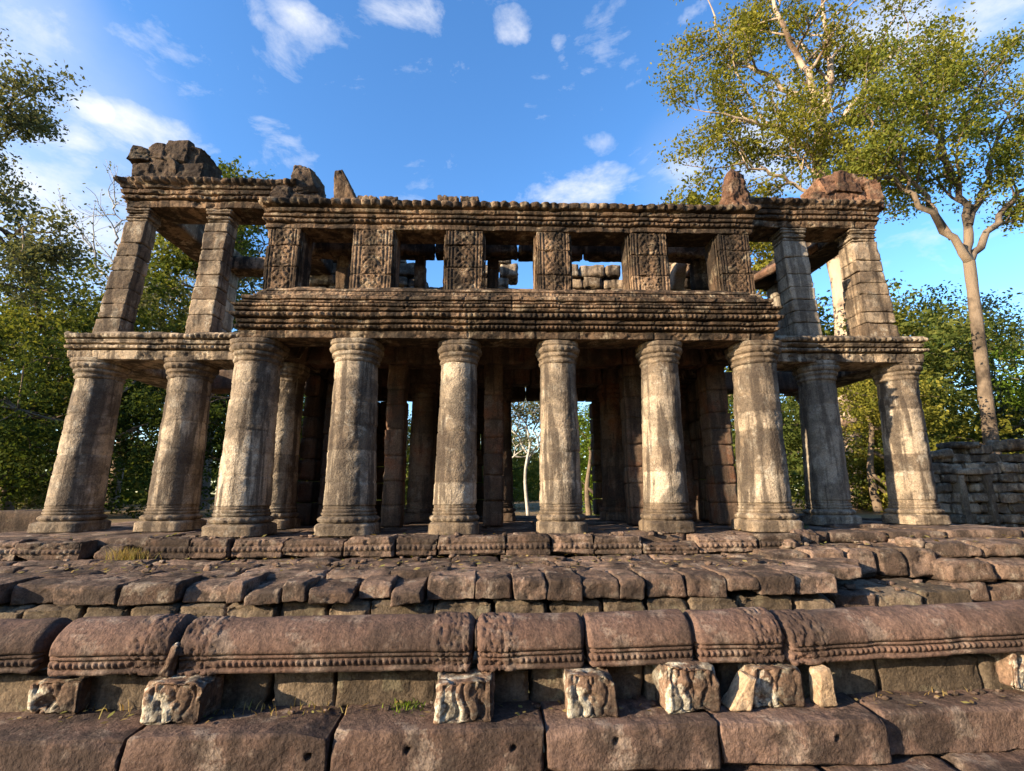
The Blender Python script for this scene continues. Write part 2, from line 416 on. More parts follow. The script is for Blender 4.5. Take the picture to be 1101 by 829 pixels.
def stone(name, c1, c2, dark, lichen, dark_amt=.5, lichen_amt=.3, streak=.5, bump=.6, tonevar=.35, fine=1.0, pits=0.0, redd=0.0, tmix=.3, lth=.54, bsc=.9):
    m, t = newmat(name)
    tcn = nd(t, 'ShaderNodeTexCoord'); v = tcn.outputs['Object']
    at = nd(t, 'ShaderNodeAttribute', attribute_name='tone'); tone = at.outputs['Fac']
    big = noise(t, v, bsc, 5, .65, .5); med = noise(t, v, 5.0, 6, .65); fin = noise(t, v, 42*fine, 5, .7)
    base = mixc(t, mathn(t, 'MULTIPLY_ADD', ramp(t, med, [(.36, BW[0]), (.64, BW[1])]), 1-tmix, mathn(t, 'MULTIPLY', tone, tmix), True), c1, c2)
    br = mathn(t, 'MULTIPLY_ADD', tone, tonevar*2, 1-tonevar)
    vb = nd(t, 'ShaderNodeHueSaturation'); t.links.new(base, vb.inputs['Color']); t.links.new(br, vb.inputs['Value']); base = mixc(t, mathn(t, 'MULTIPLY', mathn(t, 'PINGPONG', mathn(t, 'MULTIPLY', tone, 7.3), 1.0), tonevar*.9), vb.outputs[0], mixc(t, 1.0, vb.outputs[0], (.80, .86, .92), 'MULTIPLY'))
    if redd: base = mixc(t, mathn(t, 'MULTIPLY', ramp(t, noise(t, mapped(t, v, (1, 1, 1), (7, 3, 1)), 1.6, 4, .6), [(.48, BW[0]), (.66, BW[1])]), redd), base, (.24, .085, .04))
    # lichen
    lf = ramp(t, noise(t, mapped(t, v, (1, 1, 1), (4, 9, 2)), 3.2, 6, .72, .3), [(lth, BW[0]), (lth+.06, BW[1])])
    base = mixc(t, mathn(t, 'MULTIPLY', lf, lichen_amt), base, lichen)
    # black biological crust, blotches and rain runs
    st = noise(t, mapped(t, v, (3.2, 3.2, .32)), 1.5, 5, .62, .2)
    stf = ramp(t, st, [(.475, BW[0]), (.565, BW[1])])
    bf = ramp(t, mathn(t, 'ADD', mathn(t, 'MULTIPLY', big, .65), mathn(t, 'MULTIPLY', med, .35)), [(.475, BW[0]), (.555, BW[1])])
    base = mixc(t, mathn(t, 'MULTIPLY', stf, streak), base, dark)
    base = mixc(t, mathn(t, 'MULTIPLY', bf, dark_amt), base, dark)
    spk = ramp(t, noise(t, v, 13*fine, 4, .75), [(.56, BW[0]), (.64, BW[1])])
    base = mixc(t, mathn(t, 'MULTIPLY', spk, .45), base, dark)
    base = mixc(t, .75, base, mixc(t, 1.0, base, ramp(t, fin, [(.3, (.45, .45, .45)), (.7, (1.5, 1.48, 1.42))]), 'MULTIPLY'))
    bs = nd(t, 'ShaderNodeBsdfPrincipled'); t.links.new(base, bs.inputs['Base Color']); bs.inputs['Roughness'].default_value = .93
    bs.inputs['Specular IOR Level'].default_value = .15
    hgt = mathn(t, 'ADD', mathn(t, 'MULTIPLY', noise(t, v, 16*fine, 5, .72), .7), mathn(t, 'MULTIPLY', fin, .35))
    if pits:
        vo = nd(t, 'ShaderNodeTexVoronoi'); vo.inputs['Scale'].default_value = 30; t.links.new(v, vo.inputs['Vector'])
        hgt = mathn(t, 'ADD', hgt, mathn(t, 'MULTIPLY', vo.outputs['Distance'], pits))
    bp = nd(t, 'ShaderNodeBump'); bp.inputs['Strength'].default_value = bump; bp.inputs['Distance'].default_value = .05
    t.links.new(hgt, bp.inputs['Height']); t.links.new(bp.outputs[0], bs.inputs['Normal'])
    o = nd(t, 'ShaderNodeOutputMaterial'); t.links.new(bs.outputs[0], o.inputs[0]); return m
M = {}
DK = (.030, .024, .020)
M['column'] = stone('column_sandstone', (.20, .145, .10), (.415, .34, .25), (.048, .037, .030), (.52, .48, .40), .65, .4, .8, .75, .26, 1.0, .2, tmix=.55)
M['column_brown'] = stone('column_moulding_sandstone', (.18, .128, .086), (.33, .26, .185), (.042, .032, .026), (.50, .45, .36), .65, .35, .6, .8, .3, tmix=.5)
M['column_grey'] = stone('column_grey_sandstone', (.25, .205, .155), (.36, .31, .245), (.055, .045, .038), (.46, .44, .38), .5, .35, .65, .5, .22, tmix=.5)
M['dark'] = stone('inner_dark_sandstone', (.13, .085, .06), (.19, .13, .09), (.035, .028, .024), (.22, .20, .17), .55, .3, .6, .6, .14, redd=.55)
M['upper'] = stone('carved_brown_sandstone', (.130, .080, .050), (.245, .162, .100), (.018, .014, .011), (.48, .39, .27), .85, .5, .75, .9, .4)
M['fascia'] = stone('weathered_pale_beam_sandstone', (.28, .20, .13), (.41, .32, .225), (.035, .027, .022), (.55, .50, .40), .8, .55, .75, .8, .35)
M['crust'] = stone('blackened_sandstone', (.075, .05, .036), (.13, .09, .06), (.018, .014, .012), (.30, .25, .17), .6, .25, .4, .9, .4)
M['terrace'] = stone('purple_brown_sandstone', (.140, .088, .063), (.235, .163, .121), (.036, .027, .022), (.38, .32, .25), .8, .45, .35, .9, .38, bsc=1.8)
M['laterite'] = stone('mossy_course_sandstone', (.135, .098, .066), (.205, .155, .108), (.036, .028, .021), (.30, .27, .18), .6, .4, .4, .9, .35)
M['rail'] = stone('smooth_plum_sandstone', (.112, .066, .049), (.172, .109, .083), (.040, .028, .023), (.32, .26, .21), .75, .4, .3, .6, .25, bsc=2.2)
M['kerb'] = stone('plum_kerb_sandstone', (.125, .077, .059), (.197, .132, .103), (.042, .030, .025), (.32, .26, .21), .8, .5, .3, .8, .25, bsc=2.6)
M['post'] = stone('lichen_spotted_post_sandstone', (.17, .098, .068), (.31, .215, .145), (.032, .022, .018), (.58, .54, .43), .75, .85, .6, .8, .25, lth=.52, bsc=4.5)
M['block_pale'] = stone('sunbleached_fragment', (.34, .23, .14), (.44, .32, .21), (.09, .06, .04), (.5, .45, .33), .3, .4, .2, .7, .3)
M['ruin'] = stone('ruin_brown_sandstone', (.22, .17, .12), (.36, .29, .21), (.04, .032, .026), (.50, .46, .36), .65, .5, .6, .9, .4)
M['pier'] = stone('pier_brown_sandstone', (.19, .13, .085), (.36, .28, .195), (.038, .028, .022), (.50, .45, .36), .65, .4, .7, .7, .22, tmix=.35)
M['red'] = stone('reddish_pediment_sandstone', (.16, .080, .048), (.245, .135, .085), (.035, .024, .018), (.40, .32, .22), .6, .3, .4, .8, .35)

def leafmat(name, c1, c2, c3, tr=.35):
    m, t = newmat(name)
    at = nd(t, 'ShaderNodeAttribute', attribute_name='tone')
    col = ramp(t, at.outputs['Fac'], [(.1, c1), (.5, c2), (.95, c3)])
    d = nd(t, 'ShaderNodeBsdfDiffuse'); t.links.new(col, d.inputs['Color'])
    tl = nd(t, 'ShaderNodeBsdfTranslucent'); t.links.new(mixc(t, 1.0, col, (1.25, 1.15, .55), 'MULTIPLY'), tl.inputs['Color'])
    mx_ = nd(t, 'ShaderNodeMixShader'); mx_.inputs[0].default_value = tr; t.links.new(d.outputs[0], mx_.inputs[1]); t.links.new(tl.outputs[0], mx_.inputs[2])
    o = nd(t, 'ShaderNodeOutputMaterial'); t.links.new(mx_.outputs[0], o.inputs[0]); return m
M['leaf_olive'] = leafmat('olive_leaves', (.10, .11, .020), (.19, .185, .032), (.30, .265, .05), .45)
M['leaf_green'] = leafmat('green_leaves', (.050, .072, .018), (.095, .118, .028), (.18, .185, .048), .42)
M['leaf_bright'] = leafmat('bright_leaves', (.06, .10, .012), (.11, .17, .022), (.19, .24, .035))
M['leaf_mid'] = leafmat('mid_olive_leaves', (.08, .105, .020), (.16, .175, .034), (.28, .26, .05), .45)
M['leaf_dark'] = leafmat('dark_leaves', (.022, .036, .010), (.045, .066, .017), (.09, .105, .026), .4)
M['leaf_grey'] = leafmat('grey_green_leaves', (.07, .08, .042), (.115, .125, .065), (.18, .18, .10), .42)
def bark(name, c1, c2, dark):
    m, t = newmat(name)
    tcn = nd(t, 'ShaderNodeTexCoord'); v = tcn.outputs['Object']
    b = mixc(t, noise(t, mapped(t, v, (3, 3, .7)), 1.3, 6, .65), c1, c2)
    b = mixc(t, ramp(t, noise(t, v, .5, 5, .6), [(.47, BW[0]), (.58, BW[1])]), b, dark)
    bs = nd(t, 'ShaderNodeBsdfPrincipled'); t.links.new(b, bs.inputs['Base Color']); bs.inputs['Roughness'].default_value = .9; bs.inputs['Specular IOR Level'].default_value = .15
    bp = nd(t, 'ShaderNodeBump'); bp.inputs['Strength'].default_value = .5; bp.inputs['Distance'].default_value = .1
    t.links.new(noise(t, mapped(t, v, (4, 4, 1)), 3, 6, .7), bp.inputs['Height']); t.links.new(bp.outputs[0], bs.inputs['Normal'])
    o = nd(t, 'ShaderNodeOutputMaterial'); t.links.new(bs.outputs[0], o.inputs[0]); return m
M['bark_pale'] = bark('pale_bark', (.30, .21, .14), (.50, .40, .31), (.13, .085, .055))
M['bark_brown'] = bark('brown_bark', (.13, .095, .065), (.24, .18, .125), (.06, .045, .032))
M['bark_white'] = bark('white_bark', (.36, .34, .30), (.48, .46, .42), (.18, .16, .14))
def groundmat():
    m, t = newmat('dry_ground')
    tcn = nd(t, 'ShaderNodeTexCoord'); v = tcn.outputs['Object']
    b = mixc(t, ramp(t, noise(t, v, .35, 6, .65), [(.35, BW[0]), (.65, BW[1])]), (.17, .115, .065), (.26, .19, .10))
    b = mixc(t, ramp(t, noise(t, v, 2.2, 6, .7), [(.52, BW[0]), (.62, BW[1])]), b, (.10, .10, .035))
    b = mixc(t, .5, b, mixc(t, 1.0, b, ramp(t, noise(t, v, 25, 5, .7), [(.3, (.4, .4, .4)), (.7, (1.6, 1.5, 1.4))]), 'MULTIPLY'))
    bs = nd(t, 'ShaderNodeBsdfPrincipled'); t.links.new(b, bs.inputs['Base Color']); bs.inputs['Roughness'].default_value = .95; bs.inputs['Specular IOR Level'].default_value = .1
    bp = nd(t, 'ShaderNodeBump'); bp.inputs['Distance'].default_value = .05; t.links.new(noise(t, v, 12, 6, .7), bp.inputs['Height']); t.links.new(bp.outputs[0], bs.inputs['Normal'])
    o = nd(t, 'ShaderNodeOutputMaterial'); t.links.new(bs.outputs[0], o.inputs[0]); return m
M['ground'] = groundmat()
M['straw'] = leafmat('straw_grass', (.22, .15, .06), (.34, .25, .11), (.20, .20, .06), .3)

# ================================================================== ground
xs = np.concatenate([np.linspace(-1500, -80, 14), np.linspace(-70, 70, 71), np.linspace(80, 1500, 14)])
ys = np.concatenate([np.linspace(-1500, -40, 12), np.linspace(-30, 90, 81), np.linspace(100, 1500, 14)])
GX, GY = np.meshgrid(xs, ys, indexing='ij')
def gz(x, y):
    x = np.asarray(x, float); y = np.asarray(y, float)
    k = np.clip((y-8)/6, 0, 1); k = k*k*(3-2*k)
    z = -1.35+k*.98
    n = fbm(np.stack([x, y, 0*x], -1).reshape(-1, 3), .15, 3, 3).reshape(x.shape)
    far = np.clip((np.hypot(x, y)-40)/60, 0, 1)
    return z+.18*n*(1-far)
gm = MB(); idg = np.arange(GX.size).reshape(GX.shape)
gm.add(np.stack([GX, GY, gz(GX, GY)], -1), np.stack([idg[:-1, :-1], idg[1:, :-1], idg[1:, 1:], idg[:-1, 1:]], -1).reshape(-1, 4))
go = link('ground', gm.mesh('ground', M['ground'])); go['kind'] = 'structure'

# ================================================================== the pavilion
YF, YW = 9.2, 10.6
B = thing('temple_pavilion', 'ruined two-storey brown sandstone pavilion with fat round columns below and square windows above', 'temple', (0, 9.2, 0))

def column(cx0, cx1, y, r, seed, mat, ht=3.55, sq_base=True, zb=0.0, drums=None, pale=0):
    """lower round column: shaft with its drums, moulded base and capital as sub-parts"""
    rng = np.random.RandomState(seed)
    if drums is None:
        drums = []; z = .55
        while z < 2.9:
            z += rng.uniform(.3, .62); drums.append(z)
    cxm = lambda z: cx0+(cx1-cx0)*z/ht
    sh = MB(); zt = ht-.42
    lathe(sh, cx0, y, 0, cx1, y, ht, [(.50, r*1.04, 2), (1.2, r*1.0, 2), (2.2, r*.95, 2), (zt, r*.91, 2)], 84, .03, .006, .022, seed, drums, pale=pale)
    c = part('column', sh, mat, B)
    b = MB(); rb = r*1.06
    lathe(b, cx0, y, 0, cx1, y, ht, [(zb, r*1.17, 4.5), (.16, r*1.16, 4.5), (.19, r*1.13, 3.2), (.205, r*1.07, 2.4), (.22, r*1.12, 2.2), (.27, r*1.15, 2.1), (.31, r*1.10, 2), (.325, r*1.04, 2), (.345, r*1.09, 2), (.375, r*1.09, 2), (.385, r*1.02, 2), (.40, r*1.06, 2), (.43, r*1.06, 2), (.445, r*1.01, 2), (.47, r*1.035, 2), (.51, r*1.0, 2)], 84, .012, .008, .06, seed+1, None, [(.215, .315, 24, .032)])
    part('column_base', b, M['column_brown'] if mat is M['column'] else mat, c)
    k = MB(); q = r*.92
    lathe(k, cx0, y, 0, cx1, y, ht, [(zt-.01, q*1.0, 2), (zt+.02, q*1.06, 2), (zt+.05, q*1.07, 2), (zt+.065, q*1.02, 2), (zt+.10, q*1.04, 2), (zt+.13, q*1.13, 2), (zt+.17, q*1.14, 2), (zt+.19, q*1.08, 2), (zt+.22, q*1.12, 2.2), (zt+.28, q*1.16, 2.4), (zt+.31, q*1.15, 2.6), (zt+.325, q*1.13, 2.6), (zt+.34, q*1.18, 2.8), (zt+.41, q*1.19, 3.2), (zt+.42, q*1.16, 3.2)], 84, .014, .007, .05, seed+2, None, [(zt+.195, zt+.305, 22, .036)])
    part('capital', k, M['column_brown'] if mat is M['column'] else mat, c)
    return c
# front row of six, then the two wings: base x, top x, radius
for i, (a, b_, r) in enumerate([(-4.55, -4.56, .44), (-2.63, -2.68, .445), (-.735, -.685, .385), (1.23, 1.245, .385), (3.19, 3.28, .39), (5.06, 5.2, .44)]):
    column(a, b_, YF, r, (100, 305, 110, 115, 120, 125)[i], M['column'], pale=(2, 2, 0, 1, 1, 0)[i])
for i, (a, b_, r) in enumerate([(-8.66, -8.6, .45), (-6.66, -6.68, .445), (7.25, 7.42, .41), (9.16, 9.32, .42)]):
    column(a, b_, YW, r, 160+i*5, M['column_grey'] if i == 2 else M['column'])
# rows inside and the back row of the wings
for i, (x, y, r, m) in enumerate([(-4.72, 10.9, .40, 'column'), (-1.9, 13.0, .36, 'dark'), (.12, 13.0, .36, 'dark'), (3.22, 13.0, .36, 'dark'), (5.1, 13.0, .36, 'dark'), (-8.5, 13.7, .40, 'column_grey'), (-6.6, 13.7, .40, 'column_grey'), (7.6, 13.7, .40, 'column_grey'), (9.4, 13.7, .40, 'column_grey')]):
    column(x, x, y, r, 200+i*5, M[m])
def pillar(x0, x1, y0, y1, z0, z1, seed, mat, name='pillar', courses=None, amp=.01, fn=None, taper=0, res=.06):
    mb = MB(); rng = random.Random(seed); z = z0; i = 0
    block(mb, x0+.03, x1-.03, y0+.03, y1-.03, z0, z1, .01, .15, .003, .005, seed, .0)
    while z < z1-.02:
        h = min(rng.uniform(.35, .62), z1-z)
        if z1-z-h < .2: h = z1-z
        t = taper*(z-z0)/(z1-z0)
        block(mb, x0+t+rng.uniform(-.008, .008), x1-t+rng.uniform(-.008, .008), y0+rng.uniform(-.008, .008), y1, z+.0005, z+h-.0005, .007, res, amp, .03, seed*13+i, .008, fn=fn)
        z += h; i += 1
    return part(name, mb, mat, B)
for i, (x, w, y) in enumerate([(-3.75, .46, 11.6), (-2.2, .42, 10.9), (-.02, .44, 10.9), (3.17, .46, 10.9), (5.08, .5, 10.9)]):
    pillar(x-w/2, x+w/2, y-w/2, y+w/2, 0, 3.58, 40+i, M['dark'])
for i, (x0, x1) in enumerate([(-4.9, -2.75), (-2.2, .33), (3.06, 5.4)]):
    mb = MB(); z = 0; k = 0
    while z < 3.5:
        h = .5; xx = x0
        while xx < x1-.01:
            w = min(random.Random(k+i*50).uniform(.5, .8), x1-xx)
            if x1-xx-w < .25: w = x1-xx
            block(mb, xx+.003, xx+w-.003, 14.9, 15.45, z+.003, min(z+h, 3.58)-.003, .02, .12, .01, .03, 900+k+i*60, .006); xx += w; k += 1
        z += h
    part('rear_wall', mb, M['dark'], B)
for i, x in enumerate((-4.55, 5.15)):
    mb = MB(); z = 0; k = 0
    while z < 3.5:
        yy_ = 11.5
        while yy_ < 14.85:
            w = min(.62+.2*math.sin(k*2.3), 14.88-yy_); block(mb, x, x+.35, yy_+.002, yy_+w-.002, z+.002, min(z+.5, 3.58)-.002, .012, .12, .01, .03, 1400+k+i*90, .006); yy_ += w; k += 1
        z += .5
    part('side_wall', mb, M['dark'], B)
# ---- lower entablature of the main body, moulded, with its returns
mb = MB()
ent = [(-.55, 3.555), (-.30, 3.555), (0, 3.56), (.015, 3.69), (-.05, 3.705), (-.05, 3.73), (.045, 3.74), (.05, 3.80), (-.03, 3.815), (-.03, 3.835), (.06, 3.85), (.065, 3.905), (.00, 3.92), (.00, 3.94), (.105, 3.95), (.11, 4.03), (.02, 4.045), (.02, 4.07), (.10, 4.08), (.105, 4.13), (.04, 4.14), (.115, 4.155), (.12, 4.20), (-.01, 4.215), (-.03, 4.25), (.03, 4.26), (.035, 4.29), (-.03, 4.30), (-.03, 4.32), (.03, 4.33), (.02, 4.40), (-.12, 4.41), (-.14, 4.44), (-.10, 4.45), (-.11, 4.485), (-.19, 4.495), (-.20, 4.56), (-.30, 4.57), (-.31, 4.60), (-.26, 4.61), (-.28, 4.66), (-.42, 4.675), (-.43, 4.76), (-.75, 4.77), (-.75, 4.2)]
sweep(mb, [(-4.76, 15.3), (-4.76, 8.76), (5.44, 8.76), (5.44, 15.3)][::1], ent, .017, [(3.735, 3.805, .085, .04), (3.945, 4.035, .10, .045), (4.15, 4.205, .07, .025), (4.49, 4.565, .08, .025)], 11, .005, .055, 1.3)
part('entablature', mb, M['upper'], B)
for i, y in enumerate((9.2, 10.9, 13.0, 15.15)):
    mb = MB(); xx = -4.7; k = 0
    while xx < 5.3:
        w = min(1.9+.1*math.sin(k*3), 5.38-xx); block(mb, xx+.004, xx+w-.004, y-.3, y+.3, 3.56 if i else 3.575, 4.1, .03, .09, .012, .04, 300+i*10+k, .01); xx += w; k += 1
    part('ceiling_beam', mb, M['dark'], B)
mb = MB()
block(mb, -4.75, 5.4, 8.95, 15.4, 4.12, 4.36, .03, .3, .01, .02, 333)
part('floor_slab', mb, M['dark'], B)
# ---- wings: lower beams, square upper piers, upper beams
def wing(side, xo, xi, seed, zt):
    dn = [(-.85, 3.50), (-.30, 3.50), (0, 3.505), (.02, 3.69), (-.05, 3.70), (-.05, 3.725), (.055, 3.735), (.06, 3.80), (-.02, 3.815), (-.01, 3.84), (.06, 3.85), (.09, 3.92), (.02, 3.93), (.02, 3.95), (.10, 3.96), (.10, 4.06), (.06, 4.10), (-.25, 4.12), (-.85, 4.12)]
    pth = [(-xo, 14.1), (-xo, 10.14), (-xi, 10.14)] if side < 0 else [(xi, 10.14), (xo, 10.14), (xo, 14.1)]
    m = MB(); sweep(m, pth, dn, .020, [(3.73, 3.82, .10, .045), (3.96, 4.06, .12, .045)], seed, .007, .07, 1.2); part('lower_beam', m, M['fascia'], B)
    m = MB(); block(m, min(side*xi, side*(xo-.3)), max(side*xi, side*(xo-.3)), 13.35, 14.0, 3.52, 4.1, .03, .08, .012, .05, seed+1, .015); part('lower_beam', m, M['dark'], B)
    up = [(-.75, zt), (-.30, zt), (-.02, zt+.005), (0, zt+.15), (-.06, zt+.16), (-.06, zt+.185), (.03, zt+.195), (.035, zt+.27), (-.05, zt+.28), (-.04, zt+.31), (.05, zt+.32), (.07, zt+.40), (-.01, zt+.41), (.0, zt+.435), (.07, zt+.45), (.09, zt+.53), (.10, zt+.56), (.12, zt+.64), (.06, zt+.70), (-.25, zt+.72), (-.75, zt+.72)]
    xo2 = 8.5 if side < 0 else 9.22
    pth = [(-xo2, 14.0), (-xo2, 10.2), (-xi+.35, 10.2)] if side < 0 else [(xi-.05, 10.2), (xo2, 10.2), (xo2, 14.0)]
    m = MB(); sweep(m, pth, up, .022, [(zt+.18, zt+.28, .12, .045), (zt+.53, zt+.70, .19, .10)], seed+3, .008, .085, 1.1); part('upper_beam', m, M['upper'], B)
    m = MB(); block(m, min(side*xi, side*(xo-.3)), max(side*xi, side*(xo-.3)), 13.4, 13.95, zt-.0, zt+.45, .03, .08, .012, .05, seed+4, .015); part('upper_beam', m, M['upper'], B)
wing(-1, 9.0, 4.93, 21, 7.14)
wing(1, 9.62, 5.58, 51, 6.86)
def wing_pier(x0, x1, xt0, xt1, y, z1, seed, mat):
    """tapering square upper pier built of short courses with a little capital"""
    mb = MB(); rng = random.Random(seed); z = 4.12; i = 0; zc = z1-.32; z0 = z
    while z < zc-.01:
        h = rng.uniform(.27, .46)
        if zc-z-h < .2: h = zc-z
        f = (z+h/2-z0)/(z1-z0); a = x0+(xt0-x0)*f+rng.uniform(-.004, .004); b = x1+(xt1-x1)*f+rng.uniform(-.004, .004)
        sl0 = (xt0-x0)/(z1-z0)*h/2; k0 = len(mb.V); block(mb, a, b, y+rng.uniform(-.004, .004), y+(b-a)*.78, z+.0002, z+h-.0002, .005, .028, .009, .022, seed*17+i, .003, cuts=4, cutd=.03); Vv = mb.V[k0]; Vv[:, 0] += (Vv[:, 2]-z-h/2)/(h/2)*np.where(Vv[:, 0] < (a+b)/2, sl0, (xt1-x1)/(z1-z0)*h/2); z += h; i += 1
    p = part('pier', mb, mat, B)
    c = MB()
    for k, (a, o) in enumerate([(0, .0), (.07, .022), (.13, .004), (.19, .03), (.25, .045)]):
        block(c, xt0-o, xt1+o, y-o, y+(xt1-xt0)*.8+o, zc+a+.002, zc+a+.068, .02, .04, .01, .035, seed*19+k, .006)
    part('capital', c, mat, p)
wing_pier(-8.70, -8.16, -8.42, -7.93, 10.28, 7.14, 61, M['pier'])
wing_pier(-6.76, -6.20, -6.62, -6.11, 10.28, 7.14, 62, M['pier'])
wing_pier(6.88, 7.5, 6.86, 7.42, 10.28, 6.86, 63, M['column_grey'])
wing_pier(8.52, 9.33, 8.56, 9.14, 10.28, 6.86, 64, M['pier'])
for i, (x, z1) in enumerate([(-8.1, 7.14), (-6.3, 7.14), (7.5, 6.86), (8.85, 6.86)]):
    pillar(x-.33, x+.33, 13.4, 13.95, 4.12, z1, 70+i, M['column_grey'])
# ---- upper facade: carved piers between five windows
def carve(p, N, h):
    u = p[:, 0]/h[0]; m = (N[:, 1] < -.6)
    fr = -.020*np.exp(-((np.abs(u)-.90)/.035)**2)-.026*np.exp(-((np.abs(u)-.74)/.04)**2)-.030*np.exp(-((np.abs(u)-.56)/.045)**2)
    q = np.stack([np.abs(p[:, 0])*1.0, p[:, 2]*1.0, 0*p[:, 0]+h[0]*9], -1)
    sc = np.clip(np.abs(fbm(q+.05*np.stack([fbm(q, 7, 2, 9), fbm(q, 7, 2, 10), 0*q[:, 0]], -1), 14.0, 2, 5))*7, 0, 1.4)-.7
    sc2 = np.sin(p[:, 2]*38+np.abs(p[:, 0])*44)*.5
    return np.where(m, fr+np.where(np.abs(u) < .52, .022*np.clip(sc, -1, 1)+.012*sc2-.012, 0), 0)
PX = [(-4.74, -4.06), (-2.97, -2.13), (-1.04, -.25), (.89, 1.60), (2.88, 3.69), (4.80, 5.50)]
for i, (a, b_) in enumerate(PX):
    mb = MB(); rng = random.Random(i); cuts = sorted([4.75, 4.75+rng.uniform(.35, .55), 4.75+rng.uniform(.85, 1.05), 6.14])
    for k in range(3):
        lean = -.05 if i == 0 else 0
        block(mb, a+rng.uniform(-.008, .008), b_+rng.uniform(-.008, .008), 9.33+rng.uniform(-.01, .01), 9.95, cuts[k]+.002, cuts[k+1]-.002, .02, .018, .010, .04, 400+i*5+k, .008, fn=carve)
    part('carved_pier', mb, M['upper'], B)
    # moulded jambs stepping back into the window each side
    for s, xe in ((-1, a), (1, b_)):
        if (i == 0 and s < 0) or (i == 5 and s > 0): continue
        jm = MB()
        for k in range(2):
            x_a, x_b = sorted((xe+s*(.004+.024*k), xe+s*(.026+.024*k)))
            block(jm, x_a, x_b, 9.40+.05*k, 9.93-.01*k, 4.76, 6.13, .012, .05, .006, .03, 440+i*9+k+s, .004)
        part('window_jamb', jm, M['upper'], B)
mb = MB(); sweep(mb, [(-4.78, 11.6), (-4.78, 9.30), (5.56, 9.30), (5.56, 11.6)], [(-.65, 4.60), (-.2, 4.60), (.0, 4.62), (.02, 4.70), (-.02, 4.715), (-.03, 4.768), (-.65, 4.772)], .03, [], 71, .01, .05, 1.0)
part('sill_course', mb, M['upper'], B)
co = [(-.62, 6.14), (-.25, 6.14), (.0, 6.145), (.01, 6.24), (-.045, 6.25), (-.045, 6.275), (.02, 6.285), (.03, 6.35), (-.04, 6.36), (-.03, 6.385), (.05, 6.395), (.055, 6.45), (-.01, 6.46), (-.01, 6.485), (.06, 6.50), (.08, 6.56), (.02, 6.575), (.03, 6.60), (.10, 6.62), (.11, 6.73), (.05, 6.78), (-.2, 6.80), (-.62, 6.80)]
mb = MB(); sweep(mb, [(-4.78, 11.8), (-4.78, 9.32), (5.58, 9.32), (5.58, 11.8)], co, .019, [(6.285, 6.355, .11, .04), (6.60, 6.77, .205, .10)], 81, .006, .065, 1.15)
part('cornice', mb, M['upper'], B)
# ---- inside the upper storey: lintel, inner posts and a ragged rear wall seen through the windows
mb = MB()
for k, (a, b_) in enumerate([(-4.7, -3.0), (-3.0, -1.4), (-1.4, .55), (.55, 2.1), (2.1, 3.7), (3.7, 5.3)]): block(mb, a, b_-.004, 10.35, 10.75, 6.12, 6.5, .03, .06, .012, .05, 500+k, .02)
part('inner_lintel', mb, M['upper'], B)
tops = [(-4.8, 7.0), (-3.9, 7.0), (-3.2, 6.7), (-2.6, 7.0), (-1.98, 6.9), (-1.88, 5.9), (-1.3, 5.85), (-.9, 5.9), (-.3, 6.65), (.5, 6.7), (.62, 5.8), (1.3, 5.9), (1.9, 6.5), (3.4, 6.6), (3.6, 6.2), (4.4, 6.9), (5.6, 7.1)]
tx = np.array([t[0] for t in tops]); tz = np.array([t[1] for t in tops])
mb = MB(); rg = random.Random(8); z = 4.37; k = 0
while z < 7.0:
    h = rg.uniform(.26, .36); xx = -4.75-rg.uniform(0, .3)
    while xx < 5.4:
        w = rg.uniform(.35, .8); lim = np.interp(xx+w/2, tx, tz)
        if z+h*.5 < lim and not (2.2 < xx+w/2 < 3.1 and 5.5 < z+h*.6 < 5.95):
            block(mb, xx, xx+w-.008, 11.6+rg.uniform(-.06, .05), 12.2, z, z+h-.006, .03, .06, .014, .06, 520+k, .02)
        xx += w; k += 1
    z += h
part('ruined_inner_wall', mb, M['fascia'], B)
for i, (x, w, y, z1) in enumerate([(-3.55, .28, 10.7, 6.4), (-1.75, .24, 10.6, 6.5), (3.35, .3, 10.55, 6.1), (4.9, .34, 10.6, 6.1), (-.05, .28, 10.6, 6.1)]):
    pillar(x-w/2, x+w/2, y-.15, y+.15, 4.37, z1, 90+i, M['upper'], 'inner_post')
mb = MB(); block(mb, 4.42, 4.72, 10.9, 11.3, 5.5, 6.4, .04, .05, .02, .05, 585, .03, rot=(0, 14, 0)); part('fallen_block', mb, M['block_pale'], B)
# ---- stones left standing on the roof line
def heap(name, lst, mat, seed, parent=B):
    mb = MB()
    for k, (x0, x1, y0, y1, z0, z1, ry) in enumerate(lst):
        block(mb, x0, x1, y0, y1, z0, z1, .02, .025, .022, .08, seed+k, .08, rot=(0, ry, 0), lowamp=.03, cuts=6, cutd=.075)
    return part(name, mb, mat, parent)
heap('corner_roof_stones', [(-8.52, -8.1, 10.25, 11.2, 7.84, 8.35, 0), (-8.55, -8.12, 10.2, 10.8, 8.3, 8.78, -5), (-8.3, -7.5, 10.25, 11.3, 7.84, 8.5, 0), (-8.25, -7.75, 10.25, 11.1, 8.45, 8.9, 4), (-7.8, -7.25, 10.3, 11.2, 8.4, 8.95, 3), (-7.6, -6.9, 10.3, 11.2, 7.84, 8.5, 4), (-7.45, -6.98, 10.35, 11.1, 8.35, 8.78, 8), (-8.45, -8.0, 10.4, 11.0, 8.2, 8.7, 2), (-8.0, -7.5, 10.4, 11.0, 8.3, 8.98, -3)], M['crust'], 600)
